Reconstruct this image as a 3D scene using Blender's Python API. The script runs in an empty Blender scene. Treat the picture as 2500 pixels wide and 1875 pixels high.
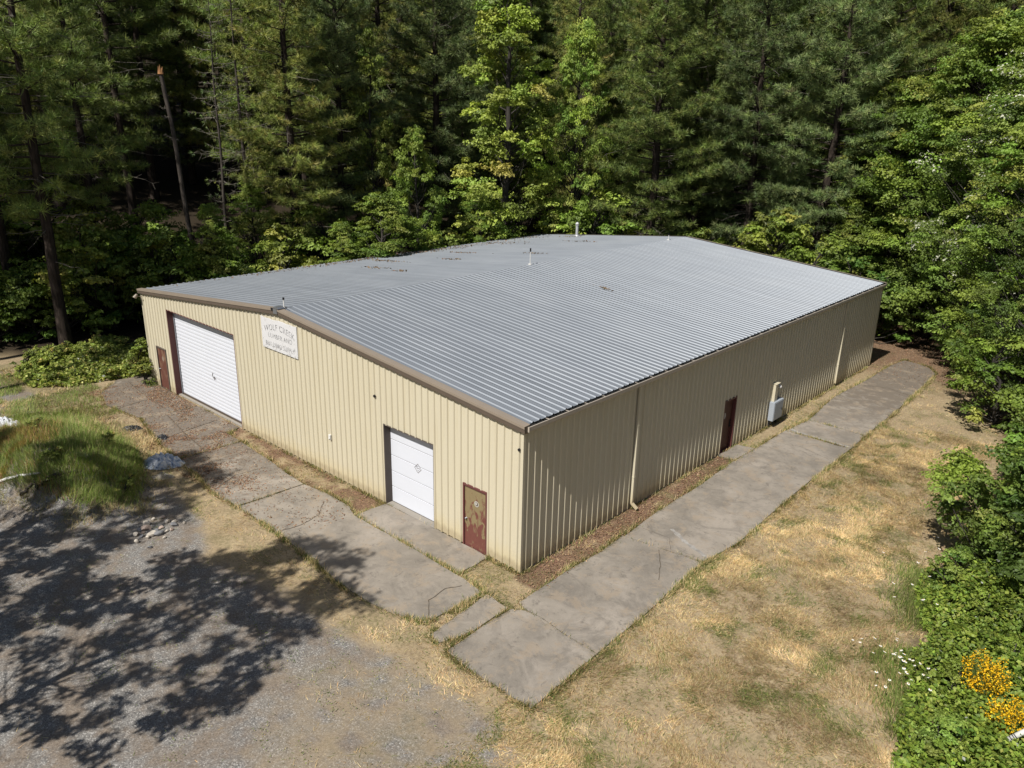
import bpy, math, random
import numpy as np
from mathutils import Vector, Matrix
random.seed(7)
RNG = np.random.default_rng(11)
sc = bpy.context.scene
COL = sc.collection
PI = math.pi

# ------------------------------------------------------------------ camera
CP = np.array([13.3913, -15.3906, 13.0384])
CR = np.array([0.73779775, 0.6747319, 0.01978214])
CU = np.array([-0.23130103, 0.2251713, 0.94646591])
CF = np.array([-0.63415637, 0.70287605, -0.32219706])
FPX = 1879.8
cd = bpy.data.cameras.new("camera"); cam = bpy.data.objects.new("camera", cd); COL.objects.link(cam)
cd.sensor_width = 36; cd.lens = FPX * 36 / 2500; cd.clip_end = 2000; cd.clip_start = 0.1
M = Matrix.Identity(4)
for i in range(3):
    M[i][0] = CR[i]; M[i][1] = CU[i]; M[i][2] = -CF[i]; M[i][3] = CP[i]
cam.matrix_world = M
sc.camera = cam

# ------------------------------------------------------------------ light
SUN = Vector((0.046, -0.817, 1.0)).normalized()          # towards the sun
sd = bpy.data.lights.new("sun", 'SUN'); sd.energy = 4.8; sd.angle = math.radians(0.53); sd.color = (1.0, 0.955, 0.88)
so = bpy.data.objects.new("sun", sd); COL.objects.link(so)
so.rotation_euler = SUN.to_track_quat('Z', 'Y').to_euler()
w = bpy.data.worlds.new("World"); sc.world = w; w.use_nodes = True
nt = w.node_tree; nt.nodes.clear()
sk = nt.nodes.new('ShaderNodeTexSky'); sk.sky_type = 'NISHITA'; sk.sun_disc = False
sk.sun_elevation = math.asin(SUN.z); sk.sun_rotation = math.atan2(SUN.x, SUN.y); sk.ozone_density = 1.2
bg = nt.nodes.new('ShaderNodeBackground'); bg.inputs['Strength'].default_value = 0.05
wo = nt.nodes.new('ShaderNodeOutputWorld')
nt.links.new(sk.outputs[0], bg.inputs[0]); nt.links.new(bg.outputs[0], wo.inputs[0])
sc.view_settings.view_transform = 'Standard'; sc.view_settings.look = 'None'
sc.view_settings.exposure = 0.36; sc.view_settings.gamma = 1.0
sc.cycles.max_bounces = 6; sc.cycles.diffuse_bounces = 2; sc.cycles.glossy_bounces = 2
sc.cycles.transmission_bounces = 3; sc.cycles.use_denoising = True
sc.render.film_transparent = False

# ------------------------------------------------------------------ noise in python
def _h(ix, iy, seed):
    n = (ix.astype(np.int64) * 374761393 + iy.astype(np.int64) * 668265263 + seed * 1442695041) & 0xffffffff
    n = ((n ^ (n >> 13)) * 1274126177) & 0xffffffff
    n = n ^ (n >> 16)
    return (n & 0xffff) / 65535.0
def vnoise(x, y, seed=0):
    x = np.asarray(x, float); y = np.asarray(y, float)
    ix = np.floor(x); iy = np.floor(y); fx = x - ix; fy = y - iy
    fx = fx * fx * (3 - 2 * fx); fy = fy * fy * (3 - 2 * fy)
    a = _h(ix, iy, seed); b = _h(ix + 1, iy, seed); c = _h(ix, iy + 1, seed); d = _h(ix + 1, iy + 1, seed)
    return (a * (1 - fx) + b * fx) * (1 - fy) + (c * (1 - fx) + d * fx) * fy
def fbm(x, y, seed=0, o=4):
    s = 0; a = .5; t = 0
    for i in range(o):
        s = s + a * vnoise(np.asarray(x) * 2 ** i + 17.3 * i, np.asarray(y) * 2 ** i - 9.1 * i, seed + i); t += a; a *= .5
    return s / t
def sstep(a, b, x):
    t = np.clip((np.asarray(x, float) - a) / (b - a), 0, 1); return t * t * (3 - 2 * t)
def inpoly(x, y, poly):
    x = np.asarray(x); y = np.asarray(y); r = np.zeros(x.shape, bool); n = len(poly)
    for i in range(n):
        x1, y1 = poly[i]; x2, y2 = poly[(i + 1) % n]
        c = ((y1 > y) != (y2 > y))
        with np.errstate(divide='ignore', invalid='ignore'):
            xi = (x2 - x1) * (y - y1) / (y2 - y1 + 1e-12) + x1
        r ^= c & (x < xi)
    return r
def dseg(x, y, poly, closed=True):
    d = np.full(np.shape(x), 1e9); n = len(poly)
    for i in range(n if closed else n - 1):
        x1, y1 = poly[i]; x2, y2 = poly[(i + 1) % n]
        dx, dy = x2 - x1, y2 - y1; L = dx * dx + dy * dy + 1e-12
        t = np.clip(((x - x1) * dx + (y - y1) * dy) / L, 0, 1)
        d = np.minimum(d, np.hypot(x - x1 - t * dx, y - y1 - t * dy))
    return d

# ------------------------------------------------------------------ mesh helpers
def tag(o, label=None, cat=None, group=None, kind=None):
    if label: o['label'] = label
    if cat: o['category'] = cat
    if group: o['group'] = group
    if kind: o['kind'] = kind
    return o
def link(name, me, parent=None, loc=None):
    o = bpy.data.objects.new(name, me); COL.objects.link(o)
    if parent is not None: o.parent = parent
    if loc is not None: o.location = loc
    return o
def empty(name, loc=(0, 0, 0), rz=0):
    o = bpy.data.objects.new(name, None); COL.objects.link(o); o.location = loc; o.rotation_euler = (0, 0, rz)
    o.empty_display_size = .3
    return o
class MB:
    def __init__(s): s.v = []; s.f = []; s.m = []
    def add(s, vs, fs, mi=0):
        b = len(s.v); s.v += [tuple(map(float, q)) for q in vs]; s.f += [tuple(i + b for i in f) for f in fs]; s.m += [mi] * len(fs); return s
    def box(s, a, b, mi=0):
        (x0, y0, z0), (x1, y1, z1) = a, b
        return s.add([(x0, y0, z0), (x1, y0, z0), (x1, y1, z0), (x0, y1, z0), (x0, y0, z1), (x1, y0, z1), (x1, y1, z1), (x0, y1, z1)],
                     [(0, 3, 2, 1), (4, 5, 6, 7), (0, 1, 5, 4), (1, 2, 6, 5), (2, 3, 7, 6), (3, 0, 4, 7)], mi)
    def prism(s, prof, p0, p1, ux, uy, mi=0):
        p0 = np.array(p0, float); p1 = np.array(p1, float); ux = np.array(ux, float); uy = np.array(uy, float); n = len(prof)
        vs = [p0 + ux * a + uy * b for a, b in prof] + [p1 + ux * a + uy * b for a, b in prof]
        fs = [(i, (i + 1) % n, n + (i + 1) % n, n + i) for i in range(n)] + [tuple(range(n - 1, -1, -1)), tuple(range(n, 2 * n))]
        return s.add(vs, fs, mi)
    def cyl(s, p0, p1, r0, r1=None, n=12, mi=0):
        r1 = r0 if r1 is None else r1
        p0 = np.array(p0, float); p1 = np.array(p1, float); d = p1 - p0; d /= np.linalg.norm(d)
        a = np.cross(d, [0, 0, 1.] if abs(d[2]) < .9 else [1., 0, 0]); a /= np.linalg.norm(a); b = np.cross(d, a)
        ang = [2 * PI * i / n for i in range(n)]
        vs = [p0 + r0 * (a * math.cos(t) + b * math.sin(t)) for t in ang] + [p1 + r1 * (a * math.cos(t) + b * math.sin(t)) for t in ang]
        fs = [(i, n + i, n + (i + 1) % n, (i + 1) % n) for i in range(n)] + [tuple(range(n)), tuple(range(2 * n - 1, n - 1, -1))]
        return s.add(vs, fs, mi)
    def build(s, name, mats, parent=None, bevel=0, smooth=False):
        me = bpy.data.meshes.new(name); me.from_pydata(s.v, [], s.f)
        mats = mats if isinstance(mats, (list, tuple)) else [mats]
        for m in mats: me.materials.append(m)
        if len(mats) > 1: me.polygons.foreach_set('material_index', s.m)
        if smooth: me.polygons.foreach_set('use_smooth', [True] * len(me.polygons))
        me.update()
        o = link(name, me, parent)
        if bevel:
            md = o.modifiers.new('bevel', 'BEVEL'); md.width = bevel; md.segments = 2; md.limit_method = 'ANGLE'
        return o
def npmesh(name, V, F, mat, col=None, smooth=False):
    """V (n,3), F (m,k) all the same k; col (m,3) face colours"""
    V = np.asarray(V, np.float32); F = np.asarray(F, np.int32); m, k = F.shape
    me = bpy.data.meshes.new(name)
    me.vertices.add(len(V)); me.vertices.foreach_set('co', V.ravel())
    me.loops.add(m * k); me.loops.foreach_set('vertex_index', F.ravel())
    me.polygons.add(m); me.polygons.foreach_set('loop_start', np.arange(0, m * k, k, dtype=np.int32))
    me.polygons.foreach_set('use_smooth', np.full(m, smooth))
    if col is not None:
        at = me.attributes.new('col', 'FLOAT_COLOR', 'FACE')
        c = np.ones((m, 4), np.float32); c[:, :3] = col; at.data.foreach_set('color', c.ravel())
    me.materials.append(mat); me.update(calc_edges=True)
    return me
def two_mats(V1, F1, V2, F2, m1, m2):
    me = npmesh('trunk', np.concatenate([V1, V2]), np.concatenate([F1, F2 + len(V1)]), m1, smooth=True); me.materials.append(m2)
    mi = np.zeros(len(F1) + len(F2), np.int32); mi[len(F1):] = 1; me.polygons.foreach_set('material_index', mi); return me
def unit(a): return a / (np.linalg.norm(a, axis=-1, keepdims=True) + 1e-9)
def rdir(n, rng): return unit(rng.normal(size=(n, 3)))
def tubes(paths, sides=5):
    """paths: list of (points (k,3), radii (k,)) -> V, F"""
    Vs = []; Fs = []; b = 0
    ang = np.arange(sides) * 2 * PI / sides
    for P, Rr in paths:
        P = np.asarray(P, float); Rr = np.asarray(Rr, float); k = len(P)
        T = unit(np.gradient(P, axis=0)); ref = np.array([0, 0, 1.]) if abs(T[0, 2]) < .8 else np.array([1., 0, 0])
        A = unit(np.cross(T, ref)); B = np.cross(T, A)
        ring = P[:, None, :] + Rr[:, None, None] * (A[:, None, :] * np.cos(ang)[None, :, None] + B[:, None, :] * np.sin(ang)[None, :, None])
        Vs.append(ring.reshape(-1, 3))
        i = np.arange(k - 1)[:, None]; j = np.arange(sides)[None, :]; j2 = (j + 1) % sides
        F = np.stack([b + i * sides + j, b + i * sides + j2, b + (i + 1) * sides + j2, b + (i + 1) * sides + j], -1).reshape(-1, 4)
        Fs.append(F); b += k * sides
    return np.concatenate(Vs), np.concatenate(Fs)
def leaves(C, N, s, rng, asp=.62):
    """leaf shaped quads at C with normal N, half length s"""
    n = len(C); N = unit(N); t = unit(np.cross(N, rdir(n, rng))); b = np.cross(N, t); s = np.broadcast_to(s, (n,))[:, None]
    V = np.stack([C - t * s, C + b * s * asp - t * s * .1 + N * s * .12, C + t * s, C - b * s * asp - t * s * .1 + N * s * .12], 1).reshape(-1, 3)
    return V, np.arange(n * 4).reshape(-1, 4)
def blades(P, D, wv, wd):
    """triangles: base P, offset D to the tip, width wd along wv"""
    n = len(P); wv = unit(wv) * np.broadcast_to(wd, (n,))[:, None] * .5
    return np.stack([P - wv, P + wv, P + D], 1).reshape(-1, 3), np.arange(n * 3).reshape(-1, 3)

# ------------------------------------------------------------------ materials
def new_mat(name):
    m = bpy.data.materials.new(name); m.use_nodes = True; t = m.node_tree; t.nodes.clear()
    o = t.nodes.new('ShaderNodeOutputMaterial'); return m, t, o
def N(t, typ, **kw):
    n = t.nodes.new(typ)
    for k, v in kw.items():
        if k.startswith('i_'):
            key = k[2:].replace('_', ' ')
            n.inputs[key].default_value = v
        else: setattr(n, k, v)
    return n
def ramp(t, fac, stops, interp='LINEAR'):
    r = t.nodes.new('ShaderNodeValToRGB'); e = r.color_ramp; e.interpolation = interp
    while len(e.elements) < len(stops): e.elements.new(0.5)
    for el, (p, c) in zip(e.elements, stops):
        el.position = p; el.color = (*c, 1) if len(c) == 3 else (c[0],) * 3 + (1,)
    t.links.new(fac, r.inputs[0]); return r.outputs[0]
def mixc(t, fac, a, b, mode='MIX'):
    m = t.nodes.new('ShaderNodeMix'); m.data_type = 'RGBA'; m.blend_type = mode; m.clamp_factor = True
    for key, v in ((0, fac), (6, a), (7, b)):
        if hasattr(v, 'links') or hasattr(v, 'is_linked'): t.links.new(v, m.inputs[key])
        elif key == 0: m.inputs[0].default_value = v
        else: m.inputs[key].default_value = (*v, 1)
    return m.outputs[2]
def noise(t, co, scale, detail=4, rough=.55, dist=0):
    n = N(t, 'ShaderNodeTexNoise'); n.inputs['Scale'].default_value = scale; n.inputs['Detail'].default_value = detail
    n.inputs['Roughness'].default_value = rough; n.inputs['Distortion'].default_value = dist
    t.links.new(co, n.inputs['Vector']); return n.outputs['Fac']
def pos(t): return N(t, 'ShaderNodeNewGeometry').outputs['Position']
def mapping(t, v, sc_=(1, 1, 1), loc=(0, 0, 0), rot=(0, 0, 0)):
    m = N(t, 'ShaderNodeMapping'); m.inputs['Scale'].default_value = sc_; m.inputs['Location'].default_value = loc; m.inputs['Rotation'].default_value = rot
    t.links.new(v, m.inputs[0]); return m.outputs[0]
def math_(t, op, a, b=0.0, clamp=False):
    m = N(t, 'ShaderNodeMath', operation=op, use_clamp=clamp)
    for i, v in enumerate((a, b)):
        if hasattr(v, 'is_linked'): t.links.new(v, m.inputs[i])
        else: m.inputs[i].default_value = v
    return m.outputs[0]
ALB = .78
def bsdf(t, o, color, rough=.7, metal=0, spec=.3, bump=None, bs=.3, bd=.01):
    p = N(t, 'ShaderNodeBsdfPrincipled')
    if hasattr(color, 'is_linked'): color = mixc(t, 1.0, color, (ALB, ALB, ALB), 'MULTIPLY')
    if hasattr(color, 'is_linked'): t.links.new(color, p.inputs['Base Color'])
    else: p.inputs['Base Color'].default_value = (*color, 1)
    if hasattr(rough, 'is_linked'): t.links.new(rough, p.inputs['Roughness'])
    else: p.inputs['Roughness'].default_value = rough
    p.inputs['Metallic'].default_value = metal; p.inputs['Specular IOR Level'].default_value = spec
    if bump is not None:
        b = N(t, 'ShaderNodeBump'); b.inputs['Strength'].default_value = bs; b.inputs['Distance'].default_value = bd
        t.links.new(bump, b.inputs['Height']); t.links.new(b.outputs[0], p.inputs['Normal'])
    t.links.new(p.outputs[0], o.inputs[0]); return p
def simple(name, color, rough=.6, metal=0, spec=.3, var=.12, scale=3.0):
    m, t, o = new_mat(name); P = pos(t)
    n = noise(t, P, scale, 5, .6)
    c = mixc(t, n, tuple(x * (1 - var) for x in color), tuple(min(1, x * (1 + var)) for x in color))
    bsdf(t, o, c, rough, metal, spec); return m
def foliage(name, trans=.28, objvar=.22, rough=.55, spec=.25):
    m, t, o = new_mat(name)
    a = N(t, 'ShaderNodeAttribute', attribute_name='col')
    oi = N(t, 'ShaderNodeObjectInfo')
    k = math_(t, 'ADD', math_(t, 'MULTIPLY', oi.outputs['Random'], objvar * 2), 1 - objvar)
    c = N(t, 'ShaderNodeVectorMath', operation='SCALE'); t.links.new(a.outputs['Color'], c.inputs[0]); t.links.new(k, c.inputs['Scale'])
    p = N(t, 'ShaderNodeBsdfPrincipled'); t.links.new(c.outputs[0], p.inputs['Base Color'])
    p.inputs['Roughness'].default_value = rough; p.inputs['Specular IOR Level'].default_value = spec
    tr = N(t, 'ShaderNodeBsdfTranslucent'); c2 = mixc(t, 1.0, c.outputs[0], (1.15, 1.25, .55), 'MULTIPLY'); t.links.new(c2, tr.inputs[0])
    mx = N(t, 'ShaderNodeMixShader'); mx.inputs[0].default_value = trans
    t.links.new(p.outputs[0], mx.inputs[1]); t.links.new(tr.outputs[0], mx.inputs[2]); t.links.new(mx.outputs[0], o.inputs[0])
    return m
def panel_mat(name, base, weather=True):
    m, t, o = new_mat(name); P = pos(t)
    big = noise(t, mapping(t, P, (.35, .35, .12)), 1.0, 4, .6)
    streak = noise(t, mapping(t, P, (5, 5, .35)), 1.0, 4, .6)
    c = mixc(t, math_(t, 'MULTIPLY', big, .5), base, (base[0] * .88, base[1] * .84, base[2] * .74))
    c = mixc(t, math_(t, 'MULTIPLY', ramp(t, streak, [(.52, (0,)), (.8, (1,))]), .35), c, (base[0] * .74, base[1] * .68, base[2] * .52))
    sep = N(t, 'ShaderNodeSeparateXYZ'); t.links.new(P, sep.inputs[0])
    low = math_(t, 'SUBTRACT', 1.0, math_(t, 'DIVIDE', math_(t, 'ADD', sep.outputs[2], math_(t, 'MULTIPLY', streak, -.5)), .55), True)
    c = mixc(t, math_(t, 'MULTIPLY', low, .30), c, (base[0] * .93, base[1] * .78, base[2] * .42))
    mud = math_(t, 'SUBTRACT', 1.0, math_(t, 'DIVIDE', math_(t, 'ADD', sep.outputs[2], math_(t, 'MULTIPLY', noise(t, mapping(t, P, (6, 6, 2)), 1.0, 5, .7), -.45)), .16), True)
    c = mixc(t, math_(t, 'MULTIPLY', mud, .45), c, (.33, .26, .17))
    bsdf(t, o, c, .42, 0, .4); return m
MAT = {}
MAT['panel'] = panel_mat('beige_painted_steel', (.70, .645, .50))
MAT['brown_trim'] = simple('brown_trim_paint', (.13, .10, .078), .45, 0, .4, .12, 2)
MAT['tan_trim'] = simple('tan_trim_paint', (.31, .255, .20), .45, 0, .4, .12, 2)
MAT['gutter_tan_lit'] = simple('gutter_paint_lit', (.50, .44, .37), .45, 0, .4, .1, 2)  # tan lightened: sun on the lip is put into the colour
MAT['gutter_in'] = simple('gutter_dark_inside', (.05, .045, .04), .9, 0, .1)  # near-black lining for the inside of the gutter
MAT['jamb_red'] = simple('maroon_jamb_paint', (.15, .055, .05), .5)
MAT['jamb_brown'] = simple('grey_brown_jamb_paint', (.13, .105, .09), .5)
MAT['white_door'] = simple('white_door_paint', (.77, .80, .88), .4, 0, .4, .04, 1.2)
MAT['galv'] = simple('galvanised_metal', (.5, .52, .55), .35, .8, .5, .12, 6)
MAT['pipe'] = simple('weathered_pipe', (.55, .56, .58), .5, .2, .4, .12, 6)
MAT['black'] = simple('black_parts_and_holes', (.015, .015, .018), .6)
MAT['white_plastic'] = simple('white_plastic', (.78, .77, .74), .4)
MAT['grey_box'] = simple('grey_cabinet_paint', (.40, .44, .49), .45, 0, .4, .08, 2)
MAT['foundation'] = simple('foundation_concrete', (.33, .30, .26), .9)
MAT['dark_in'] = simple('dark_interior', (.02, .02, .02), .9)
# roof
m, t, o = new_mat('galvalume_roof'); P = pos(t)
n1 = noise(t, mapping(t, P, (.10, 3.3, 1)), 1.0, 5, .6); n2 = noise(t, P, .35, 4, .6); n3 = noise(t, mapping(t, P, (1.2, 7, 1)), 1.0, 5, .6)
c = mixc(t, ramp(t, n1, [(.3, (0,)), (.7, (1,))]), (.275, .30, .335), (.335, .365, .405))
c = mixc(t, math_(t, 'MULTIPLY', ramp(t, n2, [(.45, (0,)), (.75, (1,))]), .2), c, (.42, .44, .46))
c = mixc(t, math_(t, 'MULTIPLY', ramp(t, n3, [(.6, (0,)), (.85, (1,))]), .4), c, (.19, .20, .21))
bsdf(t, o, c, ramp(t, n2, [(.3, (.46,)), (.7, (.54,))]), .40, .5); MAT['roof'] = m
# peeling doors
def patchy(name, a, b, scale, lo, hi, zbias=0):
    m, t, o = new_mat(name); P = pos(t)
    n = noise(t, mapping(t, P, (1, 1, .6)), scale, 5, .5, .8)
    if zbias:
        sep = N(t, 'ShaderNodeSeparateXYZ'); t.links.new(P, sep.inputs[0])
        n = math_(t, 'ADD', n, math_(t, 'MULTIPLY', math_(t, 'SUBTRACT', sep.outputs[2], 1.1), zbias))
    f = ramp(t, n, [(lo, (0,)), (hi, (1,))])
    f2 = noise(t, P, 9, 4, .6)
    c = mixc(t, f, mixc(t, f2, tuple(x * .75 for x in a), tuple(x * 1.2 for x in a)), mixc(t, f2, tuple(x * .8 for x in b), tuple(x * 1.15 for x in b)))
    bsdf(t, o, c, .55, 0, .3); return m
MAT['door_rust'] = patchy('peeling_maroon_door', (.19, .07, .055), (.29, .225, .12), 5.5, .46, .56, .16)
MAT['door_brown'] = patchy('faded_brown_door', (.15, .06, .045), (.27, .17, .11), 2.5, .50, .68, .05)
MAT['door_dark'] = patchy('dark_brown_door', (.10, .035, .025), (.13, .06, .04), 2.5, .5, .6)
# concrete
m, t, o = new_mat('old_concrete'); P = pos(t)
a1 = noise(t, P, .45, 6, .62, .4); a2 = noise(t, P, 2.3, 6, .65); a3 = noise(t, P, 30, 3, .6); a4 = noise(t, mapping(t, P, (1, 1, 1), (7, 3, 0)), .8, 6, .7, 1.2)
c = ramp(t, a1, [(.3, (.20, .18, .155)), (.47, (.31, .282, .245)), (.62, (.405, .368, .325))])
c = mixc(t, ramp(t, a4, [(.46, (0,)), (.64, (.8,))]), c, (.18, .162, .14))
c = mixc(t, ramp(t, a2, [(.52, (0,)), (.75, (.5,))]), c, (.40, .37, .335))
sp = N(t, 'ShaderNodeSeparateXYZ'); t.links.new(P, sp.inputs[0])
# brown dirt and needle litter washed over the far ends of the slabs
dl = math_(t, 'DIVIDE', math_(t, 'SUBTRACT', -9.5, sp.outputs[0]), 7.0, True)
df = math_(t, 'DIVIDE', math_(t, 'SUBTRACT', sp.outputs[1], 16.5), 12.0, True)
dd = math_(t, 'MAXIMUM', dl, df)
dn = noise(t, P, 1.5, 7, .72, .5)
c = mixc(t, math_(t, 'MULTIPLY', ramp(t, math_(t, 'ADD', dn, math_(t, 'MULTIPLY', dd, .22)), [(.52, (0,)), (.64, (1,))]), math_(t, 'MULTIPLY', dd, 1.6, True)), c, (.17, .14, .11))
du = noise(t, mapping(t, P, (1, 1, 1), (11, 5, 0)), 1.3, 7, .75, .3)
c = mixc(t, ramp(t, du, [(.52, (0,)), (.60, (.6,))]), c, (.37, .30, .22))
st_ = noise(t, mapping(t, P, (1, 1, 1), (2, 9, 0)), 3.4, 6, .75, .8)
c = mixc(t, ramp(t, st_, [(.56, (0,)), (.66, (.7,))]), c, (.12, .105, .09))
c = mixc(t, 1.0, c, (1.05, 1.0, .93), 'MULTIPLY')
c = mixc(t, .25, c, mixc(t, a3, (.1, .1, .1), (.45, .43, .4)))
bsdf(t, o, c, .88, 0, .2, math_(t, 'ADD', a3, math_(t, 'MULTIPLY', a2, .5)), .25, .01); MAT['concrete'] = m
m, t, o = new_mat('concrete_pale'); P = pos(t); c = ramp(t, noise(t, P, 5, 6, .7), [(.35, (.25, .23, .21)), (.6, (.42, .40, .37))]); bsdf(t, o, c, .9, 0, .2); MAT['pale'] = m
# ground
m, t, o = new_mat('ground_soil'); P = pos(t)
def att(nm): return N(t, 'ShaderNodeAttribute', attribute_name=nm).outputs['Fac']
g1 = noise(t, P, 1.1, 6, .65); g2 = noise(t, P, 9, 5, .7); g3 = noise(t, P, 45, 2, .6)
soil = ramp(t, g1, [(.3, (.26, .195, .12)), (.5, (.36, .275, .17)), (.7, (.46, .365, .23))])
fib = noise(t, mapping(t, P, (30, 6, 6), (0, 0, 0), (0, 0, .6)), 1.0, 4, .7, 1.5)
soil = mixc(t, ramp(t, fib, [(.42, (0,)), (.62, (.55,))]), soil, (.56, .45, .28))
soil = mixc(t, ramp(t, g2, [(.45, (0,)), (.7, (.5,))]), soil, (.13, .095, .06))
vo = N(t, 'ShaderNodeTexVoronoi', feature='F1'); vo.inputs['Scale'].default_value = 38; t.links.new(P, vo.inputs['Vector'])
vs = N(t, 'ShaderNodeSeparateColor'); t.links.new(vo.outputs['Color'], vs.inputs[0])
grav = ramp(t, vs.outputs[0], [(0, (.13, .13, .132)), (.45, (.215, .213, .213)), (.85, (.30, .297, .295)), (1, (.50, .50, .50))])
grav = mixc(t, 1.0, grav, (1.04, 1.0, .94), 'MULTIPLY')
grav = mixc(t, ramp(t, g1, [(.42, (0,)), (.6, (.75,))]), grav, mixc(t, vs.outputs[1], (.15, .115, .085), (.31, .245, .185)))
c = mixc(t, att('gravel'), soil, grav)
lit = mixc(t, vs.outputs[2], (.10, .06, .04), (.36, .23, .15))
lit = mixc(t, ramp(t, g2, [(.4, (0,)), (.65, (.6,))]), lit, (.14, .09, .06))
c = mixc(t, att('litter'), c, lit)
c = mixc(t, math_(t, 'MULTIPLY', att('green'), ramp(t, g2, [(.3, (.1,)), (.6, (.7,))])), c, (.12, .125, .05))
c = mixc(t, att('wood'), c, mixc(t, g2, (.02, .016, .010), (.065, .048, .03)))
bsdf(t, o, c, .95, 0, .15, math_(t, 'ADD', vs.outputs[0], g2), .35, .02); MAT['ground'] = m
# bark
def bark(name, a, b, sc_=2.0):
    m, t, o = new_mat(name); P = pos(t)
    n = noise(t, mapping(t, P, (4, 4, .7)), sc_, 6, .7, .5)
    bsdf(t, o, ramp(t, n, [(.35, a), (.65, b)]), .9, 0, .1, n, .6, .05); return m
MAT['bark_pine'] = bark('pine_bark', (.022, .017, .014), (.085, .066, .054))
MAT['bark_snag'] = bark('weathered_bark', (.03, .026, .023), (.12, .102, .088))
MAT['bark_grey'] = bark('grey_bark', (.03, .027, .024), (.10, .09, .08))
MAT['twig_grey'] = simple('lichen_grey_twig', (.20, .18, .15), .9)
MAT['needles'] = foliage('pine_needles', .12, .30, .5, .3)
MAT['leaves'] = foliage('broad_leaves', .30, .24, .5, .3)
MAT['grass'] = foliage('grass_blades', .2, 0.0, .7, .15)

# ------------------------------------------------------------------ layout of the ground
W, L, HE, HR, XR = 25.26, 30.52, 4.80, 5.95, -12.62
lanes = {   # concrete slabs, world metres
 'path': [
   [(1.10, -4.05), (1.95, -4.13), (3.2, -4.12), (4.02, -4.10), (3.97, -1.47), (2.8, -1.42), (1.9, -1.30), (1.36, -1.36), (1.03, -1.62), (1.06, -3.0)],
   [(1.40, -1.31), (1.9, -1.26), (2.8, -1.38), (3.97, -1.43), (3.92, 1.0), (3.80, 2.9), (3.72, 4.42), (2.5, 4.22), (.98, 4.02), (1.08, 2.6), (.98, 1.2), (1.02, -1.2)],
   [(1.05, 4.06), (2.5, 4.26), (3.72, 4.46), (3.97, 6.2), (3.86, 10), (3.80, 13.2), (3.78, 17.0), (.88, 17.02), (.86, 14.4), (.80, 12.3), (.93, 9.0), (.90, 6.3)],
   [(.90, 17.06), (3.78, 17.04), (3.72, 18.95), (2.4, 19.1), (1.10, 19.05)],
   [(1.10, 19.09), (2.4, 19.14), (3.72, 18.99), (3.66, 24), (3.5, 28), (3.3, 31.6), (2.6, 32.6), (1.2, 33.1), (.95, 31), (.95, 28), (.72, 23.4)],
   [(.06, 12.35), (.77, 12.33), (.82, 14.1), (.07, 13.95)],
   [(.06, -1.55), (.96, -1.60), (1.0, -2.95), (.86, -3.5), (.70, -3.99), (.30, -3.90), (.18, -2.6)],
 ],
 'lane': [
   [(-.95, -1.45), (-.04, -1.54), (-.12, -2.6), (-.22, -3.68), (-.8, -3.86), (-1.4, -4.02), (-2.2, -4.12), (-3.3, -4.15), (-4.6, -4.02), (-6.6, -3.88), (-8.3, -3.80), (-9.9, -3.80), (-9.78, -1.22), (-8.6, -1.05), (-7.2, -1.08), (-6.5, -1.36), (-3.5, -1.37)],
   [(-1.30, -1.36), (-3.5, -1.33), (-6.46, -1.30), (-6.42, -.05), (-3.84, -.02), (-2.4, -.04), (-1.28, -.06)],
   [(-9.95, -3.80), (-11.4, -3.9), (-13.2, -3.6), (-15.2, -3.5), (-15.1, -.82), (-12.4, -1.0), (-11, -1.15), (-9.82, -1.22)],
   [(-15.14, -.82), (-15.24, -3.5), (-17.6, -3.2), (-20.6, -2.6), (-20.5, -1.9), (-20.4, -.06), (-16.6, -.05), (-16.4, -.75)],
   [(-20.45, -.07), (-20.55, -2.55), (-23.5, -3.0), (-25.4, -2.5), (-26.9, -1.2), (-26.6, .3), (-25.5, .2), (-25.3, -.06)],
 ]}
ALLP = [p for g in lanes.values() for p in g]
PATH_OUT = [(.9, -4.1), (4.02, -4.12), (3.95, -1.4), (3.75, 4.4), (3.97, 6.2), (3.8, 17), (3.6, 26), (3.3, 31.7), (1.1, 33.2), (.9, 28), (.75, 23), (1.0, 18), (.85, 12), (.93, 6), (1.0, 0)]
def on_conc(x, y, grow=0.0):
    r = np.zeros(np.shape(x), bool)
    for p in ALLP: r |= inpoly(x, y, p)
    return r
BUILD = [(0.03, -.03), (.03, L + .03), (-W - .03, L + .03), (-W - .03, -.03)]
WOOD_EDGE = [(-40, -12), (-34.3, -3.0), (-32.5, 1.5), (-29, 3.2), (-27.6, 6), (-27.4, 31.5), (-24, 33.2), (-8, 33.8), (-3.5, 37.6), (1.0, 35.9), (3.6, 33.5), (5.6, 29.0), (6.8, 25.5), (8.1, 22.8), (9.6, 20.0), (10.2, 15), (9.6, 11.0), (9.0, 8.2), (9.35, 4.0), (10.1, 2.4), (10.7, -.2), (11.2, -4), (11.5, -14), (60, -14), (60, 120), (-120, 120), (-120, -12)]
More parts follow.
